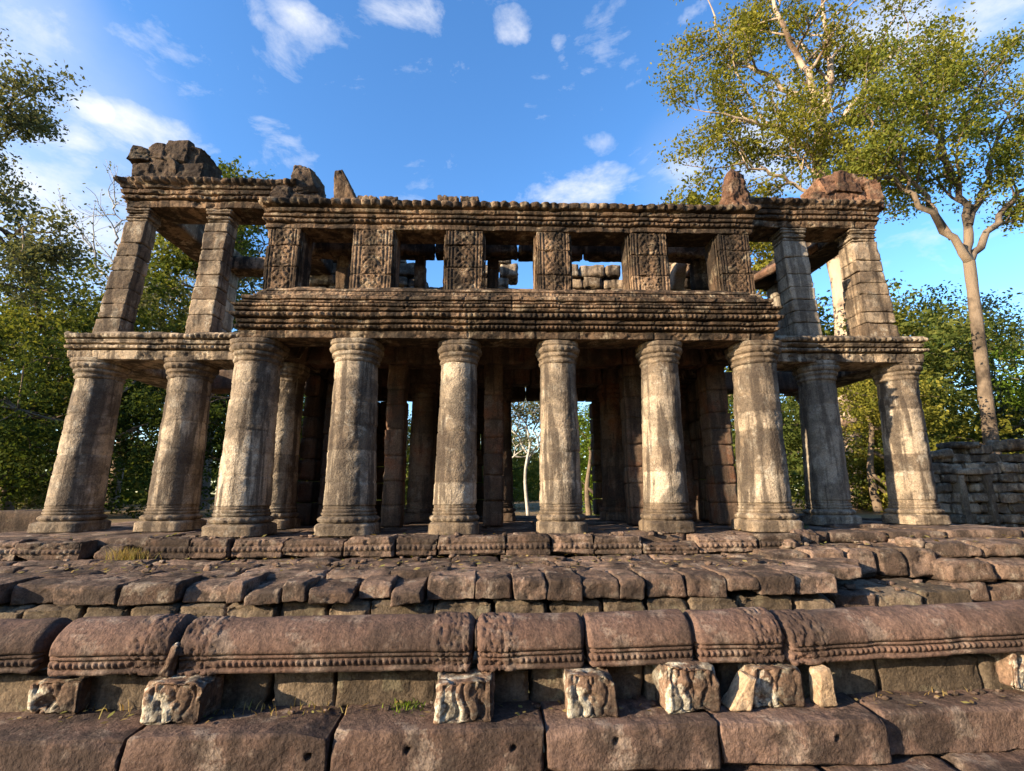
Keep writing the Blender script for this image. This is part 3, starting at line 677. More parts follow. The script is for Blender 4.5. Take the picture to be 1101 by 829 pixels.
heap('broken_roof_stones', [(-5.1, -4.6, 10.2, 10.9, 7.3, 7.8, 0), (-4.72, -4.22, 10.15, 10.9, 7.55, 8.2, -6), (-4.55, -4.08, 10.2, 10.8, 7.2, 7.75, 8), (-4.78, -4.42, 10.2, 10.7, 8.05, 8.38, 0), (-4.95, -4.5, 9.6, 10.2, 6.75, 7.35, 0), (-4.5, -4.1, 9.7, 10.4, 6.75, 7.3, 5)], M['crust'], 620)
mb = MB(); block(mb, -3.58, -3.02, 9.55, 10.0, 6.72, 7.72, .05, .04, .02, .06, 640, .02, rot=(0, -8, 0), fn=None)
V = mb.V[0]; f = np.clip((V[:, 2]-6.8)/.95, 0, 1); V[:, 0] = V[:, 0]+(-3.5-V[:, 0])*f**1.5*.72
part('pointed_roof_stone', mb, M['upper'], B)
for k, (a, b_) in enumerate([(-2.95, -2.52), (-2.5, -2.1), (-1.24, -.78), (-.77, -.32), (-3.0, -2.75)]):
    mb = MB(); block(mb, a, b_, 9.42, 9.9, 6.76, 6.98+(.05 if k in (2, 3) else 0), .03, .035, .015, .05, 650+k, .015, fn=lambda p, N, h: np.where((N[:, 1] < -.5) & (p[:, 2] > 0), .03*np.abs(np.sin(p[:, 0]*26)), 0))
    part('cornice_stone', mb, M['upper'], B)
mb = MB(); block(mb, 5.22, 5.76, 9.5, 9.95, 6.72, 7.96, .10, .022, .05, .12, 660, .04, lowamp=.10, fq=5)
V = mb.V[0]; f = np.clip((V[:, 2]-6.8)/1.15, 0, 1); w_ = 1-.15*f-.45*np.clip((f-.72)/.28, 0, 1)-.16*np.exp(-((f-.62)/.09)**2)+.05*np.sin(f*23)
V[:, 0] = 5.5+(V[:, 0]-5.49)*w_; V[:, 1] = 9.72+(V[:, 1]-9.72)*w_
part('finial', mb, M['red'], B)
heap('pediment_stones', [(7.75, 8.5, 10.35, 11.2, 7.5, 7.95, 0), (8.45, 9.2, 10.3, 11.2, 7.5, 8.0, 0), (9.15, 9.58, 10.3, 11.1, 7.5, 8.1, 4), (8.1, 8.6, 10.35, 11.1, 7.9, 8.42, -24), (8.5, 9.05, 10.35, 11.1, 7.92, 8.46, 6), (8.95, 9.4, 10.35, 11.1, 7.95, 8.35, 24), (9.3, 9.56, 10.3, 10.9, 8.05, 8.3, 0)], M['red'], 680)
mb = MB(); block(mb, 7.75, 9.1, 11.3, 13.4, 7.0, 7.25, .05, .08, .02, .06, 690, .03, rot=(8, -30, 0)); part('tilted_roof_slab', mb, M['red'], B)

# ================================================================== plinth and terrace
def beadfn(p, N, h):
    m = (N[:, 1] < -.5); v = (p[:, 2]/h[2]+.35)/.5
    return np.where(m & (v > 0) & (v < 1), .028*np.sqrt(np.clip(1-(2*v-1)**2, 0, 1))*np.abs(np.sin(p[:, 0]*math.pi/.085))**.7, 0)-np.where(m & (np.abs(v-1.15) < .15), .02, 0)-np.where(m & (np.abs(v+.2) < .15), .015, 0)
PL = thing('temple_plinth', 'low beaded sandstone plinth carrying the columns', 'plinth', (0, 8.5, -.35))
mb = MB()
rg = random.Random(4); k = 0; y = 9.0
block(mb, -9.8, 10.2, 9.0, 15.9, -.5, -.035, .02, .3, .01, .02, 700)
part('core', mb, M['terrace'], PL)
yy = [8.78, 9.6, 10.5, 11.6, 12.8, 14.2, 15.8]
mb = MB()
for j in range(6):
    xx = -9.8
    while xx < 10.0:
        w = rg.uniform(.7, 1.5); block(mb, xx, xx+w-.012, yy[j], yy[j+1]-.012, -.2, -.002+rg.uniform(-.02, .008), .02, .09, .008, .02, 710+k, .006); xx += w; k += 1
part('floor_paving', mb, M['terrace'], PL)
xx = -9.9; k = 0
while xx < 7.9:
    w = rg.uniform(.55, 1.15)
    if -6.35 < xx+w/2 < -5.65 and k: xx = -5.68; 
    yo = 8.42 if xx < 5.2 else 9.75
    if 5.0 < xx+w < 5.5: w = 5.25-xx if xx < 5.2 else w
    z1 = rg.uniform(-.03, .015) if xx < 5.2 else rg.uniform(-.02, .06)
    if rg.random() < .12: z1 -= .1
    m = MB(); block(m, xx, xx+w-.014, yo+rg.uniform(-.03, .03), yo+.42, -.31, z1, .010, .018, .009, .04, 760+k, .014, fn=beadfn, cuts=5, cutd=.045)
    part('plinth_block', m, M['terrace'], PL); xx += w; k += 1
for k, (a, b_, z1) in enumerate([(-6.5, -6.05, -.08), (-6.05, -5.75, -.2)]):
    m = MB(); block(m, a, b_, 8.5, 8.95, -.36, z1, .06, .04, .02, .08, 790+k, .05, rot=(0, 8-16*k, 5)); part('plinth_block', m, M['terrace'], PL)

TR = thing('stone_terrace', 'stepped terrace of big eroded purple brown sandstone blocks below the pavilion', 'terrace', (0, 7.2, -.9))
# coping stones with rounded shoulders: x edges measured along the front, some displaced or cracked
CX = [-9.6, -8.6, -7.6, -6.75, -6.0, -5.3, -4.55, -3.9, -3.28, -3.06, -2.6, -2.3, -1.72, -1.3, -.85, -.24, .22, .66, 1.1, 1.56, 1.9, 2.45, 2.95, 3.35, 3.85, 4.42]
rg = random.Random(12)
for k in range(len(CX)-1):
    a, b_ = CX[k], CX[k+1]; m = MB()
    gap = .006 if k % 4 else .014
    y0 = 6.42+rg.uniform(-.05, .05); zt = -.34+rg.uniform(-.02, .015); zb = -.585; d = .7+rg.uniform(-.1, .15); rot = (rg.uniform(-1, 1), rg.uniform(-1, 1), rg.uniform(-1.2, 1.2))
    if k < 8: rot = (rot[0]+1.5, rot[1], rot[2]+rg.uniform(-2, 4)); y0 += .0
    if k in (4, 7): y0 += .14; zt -= .04; gap = .05
    if k in (9, 11, 13): zt -= .07; rot = (4, rg.uniform(-5, 5), rg.uniform(-7, 7)); gap = .05; y0 -= .04
    if k == 12: y0 += .12; zt -= .05
    if k == 22: zb = -.50; y0 += .05
    if 14 <= k <= 21: zb = -.60
    block(m, a+gap*.5, b_-gap*.5, y0, y0+d, zb, zt, .012, .022, .011, .025, 800+k, .018, rot=rot, lowamp=.012, shoulder=.07, cuts=4, cutd=.026)
    part('coping_stone', m, M['terrace'], TR)
# second and third course, recessed, moulded and mossy
for row, (z0, z1, y0, mat) in enumerate([(-.84, -.60, 6.475, 'laterite'), (-1.15, -.845, 6.46, 'terrace')]):
    m = MB(); xx = -9.6; k = 0
    while xx < 4.42:
        w = min(rg.uniform(.4, .85), 4.42-xx)
        if rg.random() > .06:
            block(m, xx, xx+w-.012, y0+rg.uniform(-.03, .05), y0+.5, z0, z1-.004, .02, .035, .014, .05, 850+k+row*40, .012, cuts=5, cutd=.05, fn=lambda p, N, h: np.where((N[:, 1] < -.5) & (np.abs(p[:, 2]/h[2]-.45) < .12), -.025, 0))
        xx += w; k += 1
    part('wall_course', m, M[mat], TR)
m = MB(); block(m, -9.7, 4.3, 6.85, 8.75, -1.3, -.42, .02, .25, .01, .02, 890); block(m, 4.3, 10.5, 8.35, 9.9, -1.3, -.30, .02, .25, .01, .02, 891); part('fill', m, M['terrace'], TR)
# paving on the tread: left part broad slabs at a slant, right part smaller
xx = -9.8; k = 0
edges = [(7.02, 7.62), (7.62, 8.05), (8.05, 8.50)]
for j, (ya, yb) in enumerate(edges):
    xx = -9.7-.3*j; m = MB()
    while xx < 4.6:
        w = rg.uniform(.55, 1.25)
        block(m, xx, xx+w-.018, ya+rg.uniform(-.03, .02), yb-.012, -.52, -.335+rg.uniform(-.035, .015)+.015*j, .015, .04, .010, .03, 900+k, .02, cuts=5, cutd=.05, rot=(0, rg.uniform(-.8, .8), rg.uniform(-2, 2) if xx > -3 else rg.uniform(2, 6)))
        xx += w; k += 1
    part('paving_course', m, M['terrace'], TR)
# right: recessed course, low step slab, projecting end wall
for k, (a, b_, z1) in enumerate([(4.35, 5.0, -.22), (5.0, 5.65, -.20), (5.65, 6.15, -.22), (6.15, 6.6, -.21), (6.6, 7.12, -.2)]):
    m = MB(); block(m, a+.008, b_-.008, 7.92+.02*math.sin(k*4), 8.7, -.64, z1, .03, .035, .014, .05, 950+k, .02, lowamp=.02, cuts=5, cutd=.05, shoulder=.08); part('coping_stone', m, M['terrace'], TR)
m = MB()
for k in range(9):
    block(m, 4.4+k*.66, 5.05+k*.66, 8.62, 9.72, -.5, -.19+.015*math.sin(k*5), .03, .06, .012, .04, 960+k, .015)
part('paving_course', m, M['terrace'], TR)
for k, (a, b_, ro) in enumerate([(4.55, 5.15, 0), (5.15, 5.78, 0), (5.78, 6.5, 2)]):
    m = MB(); block(m, a, b_-.012, 6.72+.04*k, 7.9, -.90, -.64, .03, .035, .014, .06, 970+k, .02, rot=(0, 0, ro)); part('step_slab', m, M['laterite' if k else 'terrace'], TR)
m = MB(); block(m, 4.5, 6.7, 6.85, 7.9, -1.3, -.91, .03, .1, .014, .05, 979); part('fill', m, M['terrace'], TR)
for row, (z0, z1, y0) in enumerate([(-1.3, -.98, 7.52), (-.975, -.68, 7.58), (-.675, -.37, 7.62), (-.366, -.12, 7.98)]):
    m = MB(); xx = 6.88+.05*row; k = 0
    while xx < 12.5:
        w = rg.uniform(.6, 1.1); block(m, xx, xx+w-.01, y0+rg.uniform(-.02, .02), 9.7, z0, z1-.004, .03, .05, .014, .045, 980+row*12+k, .015, cuts=5, cutd=.05); xx += w; k += 1
    part('end_wall_course', m, M['terrace'], TR)

# ================================================================== foreground balustrade
RAILG = 'fallen and reset rail sections of the balustrade'
def rail(x0, x1, y, zb, zt, label, seed, carved_ends=(0, 0), dz=0.0, yaw=0.0):
    """half-round balustrade rail with a bead moulding along its lower edge; its ends are carved"""
    mb = MB(); res = .0095; L = x1-x0; n = int(L/res)+1
    cyl = []
    for a in np.linspace(-100, 95, 34): cyl.append((-.205*math.cos(R(a)), .145*math.sin(R(a)) if a > 0 else .145*math.sin(R(a))*.45))
    front = [(.17, -.13), (-.10, -.13), (-.175, -.128), (-.18, -.105), (-.16, -.098), (-.16, -.090), (-.163, -.082), (-.166, -.074), (-.168, -.066), (-.170, -.058), (-.170, -.050), (-.16, -.044), (-.16, -.036), (-.185, -.032), (-.188, -.018), (-.170, -.012), (-.172, -.004), (-.198, 0)]
    arc = [(-.2*math.cos(R(a)), .185*math.sin(R(a))) for a in np.linspace(5, 160, 32)]
    back = [(.19, .02), (.18, -.06)]
    pr = np.array(front+arc+back); m = len(pr)
    s = np.linspace(0, L, n); O = np.repeat(pr[None], n, 0); 
    scale = (zt-zb)/.315; O = O*np.array([1, 1])*scale
    v = (pr[None, :, 1]+.092)/.046; inb = (v > 0) & (v < 1) & (pr[None, :, 0] < -.1)
    endd = np.minimum(np.where(carved_ends[0], s, 9), np.where(carved_ends[1], L-s, 9)); ce = np.clip((.30-endd)/.04, 0, 1)[:, None]
    O[..., 0] -= np.where(inb, .022*np.sqrt(np.clip(1-(2*v-1)**2, 0, 1))*np.abs(np.sin(math.pi*s[:, None]/.043))**.7*(1-ce), 0)
    X = x0+s; cz = zb+.13*scale
    P = np.stack([np.repeat(X[:, None], m, 1), y+O[..., 0], cz+O[..., 1]], -1)
    ctr = np.stack([X, 0*X+y, 0*X+cz+.03], -1)[:, None]
    d = P-ctr; d[..., 0] = 0; d = d/np.maximum(np.linalg.norm(d, axis=-1), 1e-6)[..., None]
    q = P.reshape(-1, 3)
    ns = (.006*fbm(q, 10, 4, seed, .6)+.008*fbm(q, 1.6, 2, seed+1)-.03*np.clip(fbm(q, 3.2, 3, seed+2)-.22, 0, 1)).reshape(n, m)
    cv = (np.clip(np.abs(fbm(q, 24, 2, seed+6))*6, 0, 1.3)*1.3-1.0).reshape(n, m)
    ns = ns+ce*(.004+.011*np.clip(cv, -1, 1))
    ed = np.clip(1-np.minimum(s, L-s)/.035, 0, 1)[:, None]
    ns = ns-.035*ed**1.6-.05*ed*np.clip(fbm(q, 5, 2, seed+4).reshape(n, m), 0, 1)
    P = P+d*ns[..., None]
    ej = (.03*fbm(np.stack([0*P[0, :, 0], P[0, :, 1]*6, P[0, :, 2]*6], -1), 1, 2, seed+9))
    P[:, :, 0] += np.where((s < L/2)[:, None], 1, -1)*ed*ej[None]
    P[..., 2] += dz*(s/L-.5)[:, None]; P[..., 1] += yaw*(s/L-.5)[:, None]
    ids = np.arange(n*m).reshape(n, m); nx = np.roll(ids, -1, 1)
    Q = np.stack([ids[:-1], ids[1:], nx[1:], nx[:-1]], -1).reshape(-1, 4)
    V = P.reshape(-1, 3); a = len(V); V = np.vstack([V, P[0].mean(0), P[-1].mean(0)])
    T = np.concatenate([np.stack([np.full(m, a), ids[0], np.roll(ids[0], -1)], -1), np.stack([np.full(m, a+1), np.roll(ids[-1], -1), ids[-1]], -1)])
    mb.add(V, Q[:, ::-1], T[:, ::-1], np.random.RandomState(seed).uniform(.3, .7))
    return single('balustrade_rail', mb, M['rail'], ((x0+x1)/2, y, zb), label, 'rail', RAILG)
YR = 3.93
rail(-4.6, -3.14, YR, -.475, -.165, 'half-round stone rail at the left picture edge, left of the dark gap', 31, (0, 0))
rail(-3.06, -2.235, YR, -.49, -.165, 'short half-round stone rail between the dark gap and the white lichen spot', 32, (0, 1))
rail(-2.205, -.15, YR, -.50, -.175, 'longest half-round rail at left of centre, beaded and carved at both ends', 33, (1, 1))
rail(-.13, .655, YR, -.505, -.18, 'half-round rail with carved left end above the strand-carved post', 34, (1, 0), .01)
rail(.665, 1.445, YR, -.495, -.175, 'plain half-round rail with beaded edge over the square scroll post', 35, (0, 0), .015)
rail(1.46, 2.11, YR, -.485, -.17, 'short half-round rail with carved right half above the dark relief post', 36, (0, 1), .0)
rail(2.125, 4.9, YR, -.465, -.155, 'long half-round stone rail running out of the picture at right', 37, (1, 0), .085)

def carvepost(kind):
    def f(p, N, h):
        m = N[:, 1] < -.5
        if kind == 0:      # interlaced strands
            w = .024*(np.clip(np.abs(np.sin(p[:, 0]*40+3.2*fbm(p*np.array([1, 1, .8]), 9, 2, 3)+1.2*np.sin(p[:, 2]*24)))*1.5, 0, 1)-.6)+.007*fbm(p, 24, 2, 3)
        elif kind == 1:    # scroll reliefs
            q = np.stack([np.abs(p[:, 0]), p[:, 2], 0*p[:, 0]], -1); w = .022*(np.clip(np.abs(np.sin(np.abs(p[:, 0])*48+4*fbm(q, 9, 2, 3)))*1.5, 0, 1)-.6)+.008*fbm(q, 22, 2, 5)
        else:
            w = .018*(np.clip(np.abs(fbm(p*np.array([1, 1, .6]), 11, 2, 4))*6, 0, 1)-.6)+.008*fbm(p, 22, 2, 3)
        fr = (np.abs(p[:, 0])/h[0] < .78)
        return np.where(m & fr, w-.018, 0)+.010*fbm(p, 14, 2, 8)
    return f
PG = 'short carved posts set under the balustrade rail'
def post(x0, x1, y0, y1, z1, label, seed, kind, rot=(0, 0, 0), chip=.03):
    mb = MB(); block(mb, x0, x1, y0, y1, -.752, z1, .010, .010, .009, chip, seed, .016, cuts=3, cutd=.028, rot=rot, fn=carvepost(kind), tone=.5)
    return single('carved_post', mb, M['post'], ((x0+x1)/2, (y0+y1)/2, -.75), label, 'post', PG)
post(-3.20, -2.84, 3.80, 4.06, -.53, 'broken squat stone post blotched white, leftmost under the rail gap', 41, 2, (0, 0, -4), .06)
post(-2.30, -1.92, 3.62, 3.92, -.505, 'stone post streaked white with lichen, below the white lichen spot of the rail', 42, 1, (0, 0, -3))
post(-.385, 0.0, 3.56, 3.84, -.505, 'stone post carved with interlaced strands, below the carved rail joint at centre', 43, 0, (0, 0, 1))
post(.495, .83, 3.60, 3.88, -.50, 'neat square stone post with worn scroll relief, between the strand-carved post and the figure post', 44, 1, (0, 0, 0), .02)
post(1.15, 1.535, 3.60, 3.88, -.47, 'stone post with deep dark figure-like relief, left of the triangular fragment', 45, 1, (0, 0, 1))
post(1.80, 2.18, 3.69, 3.95, -.505, 'smooth worn stone post between the triangular fragment and the slim upright fragment', 46, 2, (0, 0, 0), .04)
post(3.80, 4.25, 3.78, 4.05, -.45, 'chipped stone post with a pale broken face at the right picture edge', 47, 2, (0, 12, 0), .10)
# wedge-shaped fragments leaning beside the posts
def fragment(pts, y0, y1, label, seed):
    mb = MB(); block(mb, -1, 1, -1, 1, -1, 1, .12, .13, .02, .05, seed, .0)
    V = mb.V[0]; u = (V[:, 0]+1)/2; w = (V[:, 2]+1)/2; pts = np.array(pts)
    X = (pts[0][None]*((1-u)*(1-w))[:, None]+pts[1][None]*(u*(1-w))[:, None]+pts[2][None]*(u*w)[:, None]+pts[3][None]*((1-u)*w)[:, None])
    out = np.stack([X[:, 0], (y0+y1)/2+V[:, 1]*(y1-y0)/2, X[:, 1]], -1)
    out += .012*np.stack([fbm(out, 12, 3, seed), fbm(out, 12, 3, seed+1), fbm(out, 12, 3, seed+2)], -1)
    mb.V[0] = out
    return single('stone_fragment', mb, M['block_pale'], (pts[:, 0].mean(), (y0+y1)/2, -.75), label, 'stone')
fragment([(1.60, -.752), (1.76, -.752), (1.81, -.55), (1.77, -.545)], 3.63, 3.80, 'triangular broken stone leaning against the worn post', 51)
fragment([(2.255, -.752), (2.385, -.752), (2.365, -.505), (2.275, -.53)], 3.66, 3.78, 'slim upright pale stone fragment right of the worn post', 52)

mb = MB(); block(mb, -2.262, -2.175, 3.70, 3.80, -.505, -.30, .03, .012, .02, .04, 55, .02, rot=(0, 14, 10))
single('stone_fragment', mb, M['post'], (-2.22, 3.75, -.5), 'small white-spotted stone wedged in the rail joint above the lichen-streaked post', 'stone')
# plain wall course behind the posts
LW = thing('low_wall', 'low mossy stone wall right behind the carved posts under the rail', 'wall', (0, 4.05, -.75))
xx = -4.8; k = 0; rg = random.Random(77)
while xx < 5.2:
    w = rg.uniform(.45, .95); m = MB(); block(m, xx, xx+w-.008, 3.885+rg.uniform(-.012, .012), 4.35, -.80, -.52+rg.uniform(-.012, .008), .02, .03, .012, .04, 1000+k, .01)
    part('wall_stone', m, M['laterite'], LW); xx += w; k += 1

# kerb blocks
KG = 'big kerb blocks along the front of the terrace'
def kerb(x0, x1, y0, z1, label, seed, rot=(0, 0, 0), holes=()):
    def hf(p, N, h):
        o = np.zeros(len(p))
        for hx, hz in holes:
            o -= np.where(N[:, 1] < -.3, .09*np.exp(-(((p[:, 0]-(hx-(x0+x1)/2))/.012)**2+((p[:, 2]-hz)/.016)**2)**2), 0)
        return o
    mb = MB(); block(mb, x0, x1, y0, 4.02, -1.02, z1, .014, .0155, .007, .014, seed, .012, rot=rot, fn=hf, lowamp=.010, shoulder=.025, cuts=4, cutd=.035)
    return single('kerb_stone', mb, M['kerb'], ((x0+x1)/2, 3.75, -1.0), label, 'kerb stone', KG)
kerb(-4.6, -2.30, 3.46, -.75, 'kerb block under the two left posts, cut by the left picture edge', 61)
kerb(-2.285, -1.045, 3.47, -.752, 'kerb block with a small hole near its right end, second from the left', 62, holes=[(-1.16, 0.0)])
kerb(-1.02, .315, 3.48, -.75, 'kerb block with two small holes below the strand-carved post', 63, holes=[(-.55, .02), (.12, .01)])
kerb(.335, 1.45, 3.47, -.752, 'kerb block with one round hole below the square scroll post', 64, holes=[(.78, .05)])
kerb(1.47, 2.60, 3.49, -.75, 'kerb block with one small hole below the triangular and slim fragments', 65, holes=[(2.25, .03)])
kerb(2.615, 5.2, 3.60, -.742, 'long pale-streaked kerb block at the right picture edge', 66, (0, 0, 1.2), holes=[])
KL = 'lower kerb course at the bottom edge'
def lowkerb(x0, x1, label, seed, z1=-1.03):
    mb = MB(); block(mb, x0, x1, 3.12, 3.9, -1.36, z1, .03, .03, .012, .05, seed, .015); return single('lower_kerb_stone', mb, M['kerb'], ((x0+x1)/2, 3.5, -1.36), label, 'kerb stone', KL)
lowkerb(-4.6, -1.1, 'lower course stone under the left kerb blocks at the bottom edge', 71, -1.05)
lowkerb(-1.08, 1.25, 'lower course stone under the middle kerb blocks at the bottom edge', 72, -1.05)
lowkerb(1.27, 2.12, 'lower course stone showing its worn top under the notched kerb block', 73)
lowkerb(2.14, 3.0, 'lower course stone left of the rightmost lower stone', 74)
lowkerb(3.02, 5.0, 'lower course stone in the bottom right corner', 75, -1.0)

# loose rubble and weeds
for k, (x, y, z, w, h, lb) in enumerate([(5.45, 8.75, -.20, .55, .24, 'weathered rounded rubble stone beside the right end of the beaded plinth'), (7.0, 8.25, -.2, .22, .16, 'small dark rubble stone lying on the right recessed coping'), (4.95, 8.5, -.3, .35, .22, 'squarish rubble stone below the rightmost main column')]):
    mb = MB(); block(mb, x-w/2, x+w/2, y-.2, y+.25, z-.03, z+h, .09, .03, .03, .08, 1100+k, .05, rot=(0, 6, 20*k), lowamp=.05)
    single('rubble_stone', mb, M['terrace'], (x, y, z), lb, 'stone')
def tuft(name, x, y, z, n, h, mat, label, cat, seed, spread=.12):
    rng = np.random.RandomState(seed); mb = MB()
    for i in range(n):
        p = np.array([x+rng.normal(0, spread), y+rng.normal(0, .05), z-.01]); d = np.array([rng.normal(0, .35), rng.normal(0, .35), 1]); d /= np.linalg.norm(d); L = h*rng.uniform(.4, 1.1)
        s = np.array([rng.normal(), rng.normal(), 0]); s = s/np.linalg.norm(s)*.0045
        mid = p+d*L*.55; tip = p+d*L+np.array([d[0], d[1], -.3])*L*.3
        mb.add([p-s, p+s, mid+s*.7, mid-s*.7, tip], [[0, 1, 2, 3]], [[3, 2, 4]], tone=rng.uniform(0, 1))
    return single(name, mb, mat, (x, y, z), label, cat, None, 'stuff')
tuft('grass_tuft', -5.88, 8.42, -.30, 260, .26, M['straw'], 'dry straw grass growing in the gap of the beaded plinth at left', 'grass', 1, .16)
tuft('grass_tuft', -1.55, 3.83, -.75, 60, .08, M['straw'], 'dry grass at the foot of the low wall under the longest rail', 'grass', 2, .35)
tuft('grass_tuft', -.62, 3.83, -.75, 90, .06, M['leaf_bright'], 'tiny green tuft left of the strand-carved post', 'grass', 3, .06)
tuft('grass_tuft', -2.55, 3.84, -.75, 14, .10, M['straw'], 'dry stalks between the two left posts', 'grass', 4, .2)
tuft('grass_tuft', 2.95, 3.84, -.75, 28, .06, M['straw'], 'thin dry grass at the low wall right of the slim fragment', 'grass', 5, .4)
tuft('grass_tuft', 5.95, 9.6, .0, 60, .12, M['leaf_bright'], 'small green weed on the plinth between the two right columns', 'weed', 6, .07)
tuft('grass_tuft', 5.2, 8.45, -.28, 60, .12, M['leaf_bright'], 'small green weed beside the rounded rubble stone', 'weed', 7, .08)

# ================================================================== ruin at right, dark ledge at left
RU = thing('ruined_gallery', 'low ruined wall of grey stone blocks with a false door, right of the pavilion', 'ruin', (13.2, 13.4, -.4))
m = MB(); rg = random.Random(5); z = -.5; k = 0
while z < 1.75:
    h = rg.uniform(.24, .34); xx = 11.55+.0*z; yb = 12.95+(.12 if z > 1.2 else 0)
    while xx < 16.5:
        w = rg.uniform(.45, .85)
        top = np.interp(xx+w/2, [11.5, 12.1, 12.9, 13.6, 14.2, 16.5], [1.30, 1.62, 1.85, 1.88, 1.8, 1.8])
        if z+h*.6 < top and not (12.75 < xx+w/2 < 13.25 and .1 < z < 1.0):
            block(m, xx, xx+w-.01, yb+rg.uniform(-.05, .04), yb+.8, z, z+h-.006, .014, .035, .03, .11, 1200+k, .02, lowamp=.03, cuts=3, cutd=.03)
        xx += w; k += 1
    z += h
part('wall', m, M['ruin'], RU)
m = MB(); block(m, 12.7, 13.3, 13.25, 13.5, -.4, 1.05, .02, .06, .01, .03, 1290); part('false_door', m, M['dark'], RU)
m = MB(); block(m, 12.55, 12.72, 12.86, 13.2, -.45, 1.1, .02, .05, .01, .03, 1291); block(m, 13.3, 13.47, 12.86, 13.2, -.45, 1.1, .02, .05, .01, .03, 1292); block(m, 12.5, 13.52, 12.84, 13.2, 1.1, 1.28, .02, .05, .01, .03, 1293); part('door_frame', m, M['ruin'], RU)
for k, (a, b_, z0, z1, ro) in enumerate([(12.0, 12.7, 1.55, 1.78, -8), (12.8, 13.6, 1.84, 2.02, 3), (14.3, 15.2, 1.78, 2.1, 0)]):
    m = MB(); block(m, a, b_, 13.0, 13.7, z0, z1, .04, .06, .02, .07, 1295+k, .03, rot=(0, ro, 0)); part('cap_stone', m, M['ruin'], RU)
m = MB()
for k in range(4): block(m, -13.4+k*1.05, -12.37+k*1.05, 10.6, 11.3, -.5, .40, .03, .07, .014, .04, 1300+k, .01)
single('stone_ledge', m, M['crust'], (-11.5, 10.9, -.5), 'dark stone ledge at the far left edge beside the leftmost column', 'wall')

# ================================================================== trees
def grow(tm, tips, p, d, L, r, depth, rng, up=.25, wob=.35, kids=(3, 5), ratio=.62, spread=.9, tone=.5):
    n = 5 if depth else 4; pts = [np.array(p, float)]; d = np.array(d, float)/np.linalg.norm(d)
    for i in range(n):
        d = d+rng.normal(0, wob/ n*1.6, 3)+np.array([0, 0, up/n]); d /= np.linalg.norm(d); pts.append(pts[-1]+d*L/n)
    rr = np.linspace(r, r*.5, n+1)
    tube(tm, pts, rr, 7 if r > .12 else 4, tone=tone)
    if depth == 0:
        tips += [pts[-1], pts[-2], pts[-3]]; return
    for k in range(rng.randint(kids[0], kids[1]+1)):
        f = rng.uniform(.35, 1.0); i = min(n-1, int(f*n)); q = pts[i]+(pts[i+1]-pts[i])*(f*n-i) if i < n else pts[-1]
        ax = rng.normal(0, 1, 3); ax -= d*(ax@d); ax /= np.linalg.norm(ax)
        nd_ = d+ax*spread*rng.uniform(.6, 1.2); grow(tm, tips, q, nd_, L*ratio*rng.uniform(.7, 1.2), rr[i]*.55, depth-1, rng, up, wob, kids, ratio, spread, tone)
    grow(tm, tips, pts[-1], d, L*ratio, r*.5, depth-1, rng, up, wob, kids, ratio, spread, tone)

def limbtree(label, loc, trunk, tr, limbs, seed, leafm, barkm, nleaf, lsize, crad, depth=2, L=3.2, group=None, name='tall_tree', up=.2, kids=(3, 5), sp=.9):
    """trunk and limbs as world polylines, boughs and twigs grown from the limbs, leaves at the twigs"""
    rng = np.random.RandomState(seed); t = thing(name, label, 'tree', loc, group)
    tm = MB(); tips = []
    pts = smoothline(trunk, 6); tube(tm, pts, np.interp(np.linspace(0, 1, len(pts)), np.linspace(0, 1, len(tr)), tr), 14, seed, .12, .5)
    for lim, r0, r1 in limbs:
        q = smoothline(lim, 5); q[1:-1] += rng.normal(0, .12, (len(q)-2, 3)); rr = np.linspace(r0, r1, len(q)); tube(tm, q, rr, 9, seed, .1, .5)
        m = len(q)
        for i in range(int(m*.35), m):
            if rng.rand() < .75 or i == m-1:
                d = q[i]-q[i-1]; d /= np.linalg.norm(d); ax = rng.normal(0, 1, 3); ax -= d*(ax@d); ax /= np.linalg.norm(ax)
                grow(tm, tips, q[i], d*.6+ax*.8 if i < m-1 else d, L*rng.uniform(.65, 1.15), max(rr[i]*.6, .05), depth-1, rng, up, .4, kids, .62, sp)
    part('trunk', tm, M[barkm], t)
    lm = MB(); leaves(lm, tips, crad, nleaf, lsize, seed+1, .55, .1); part('crown', lm, M[leafm], t, False)
    return t
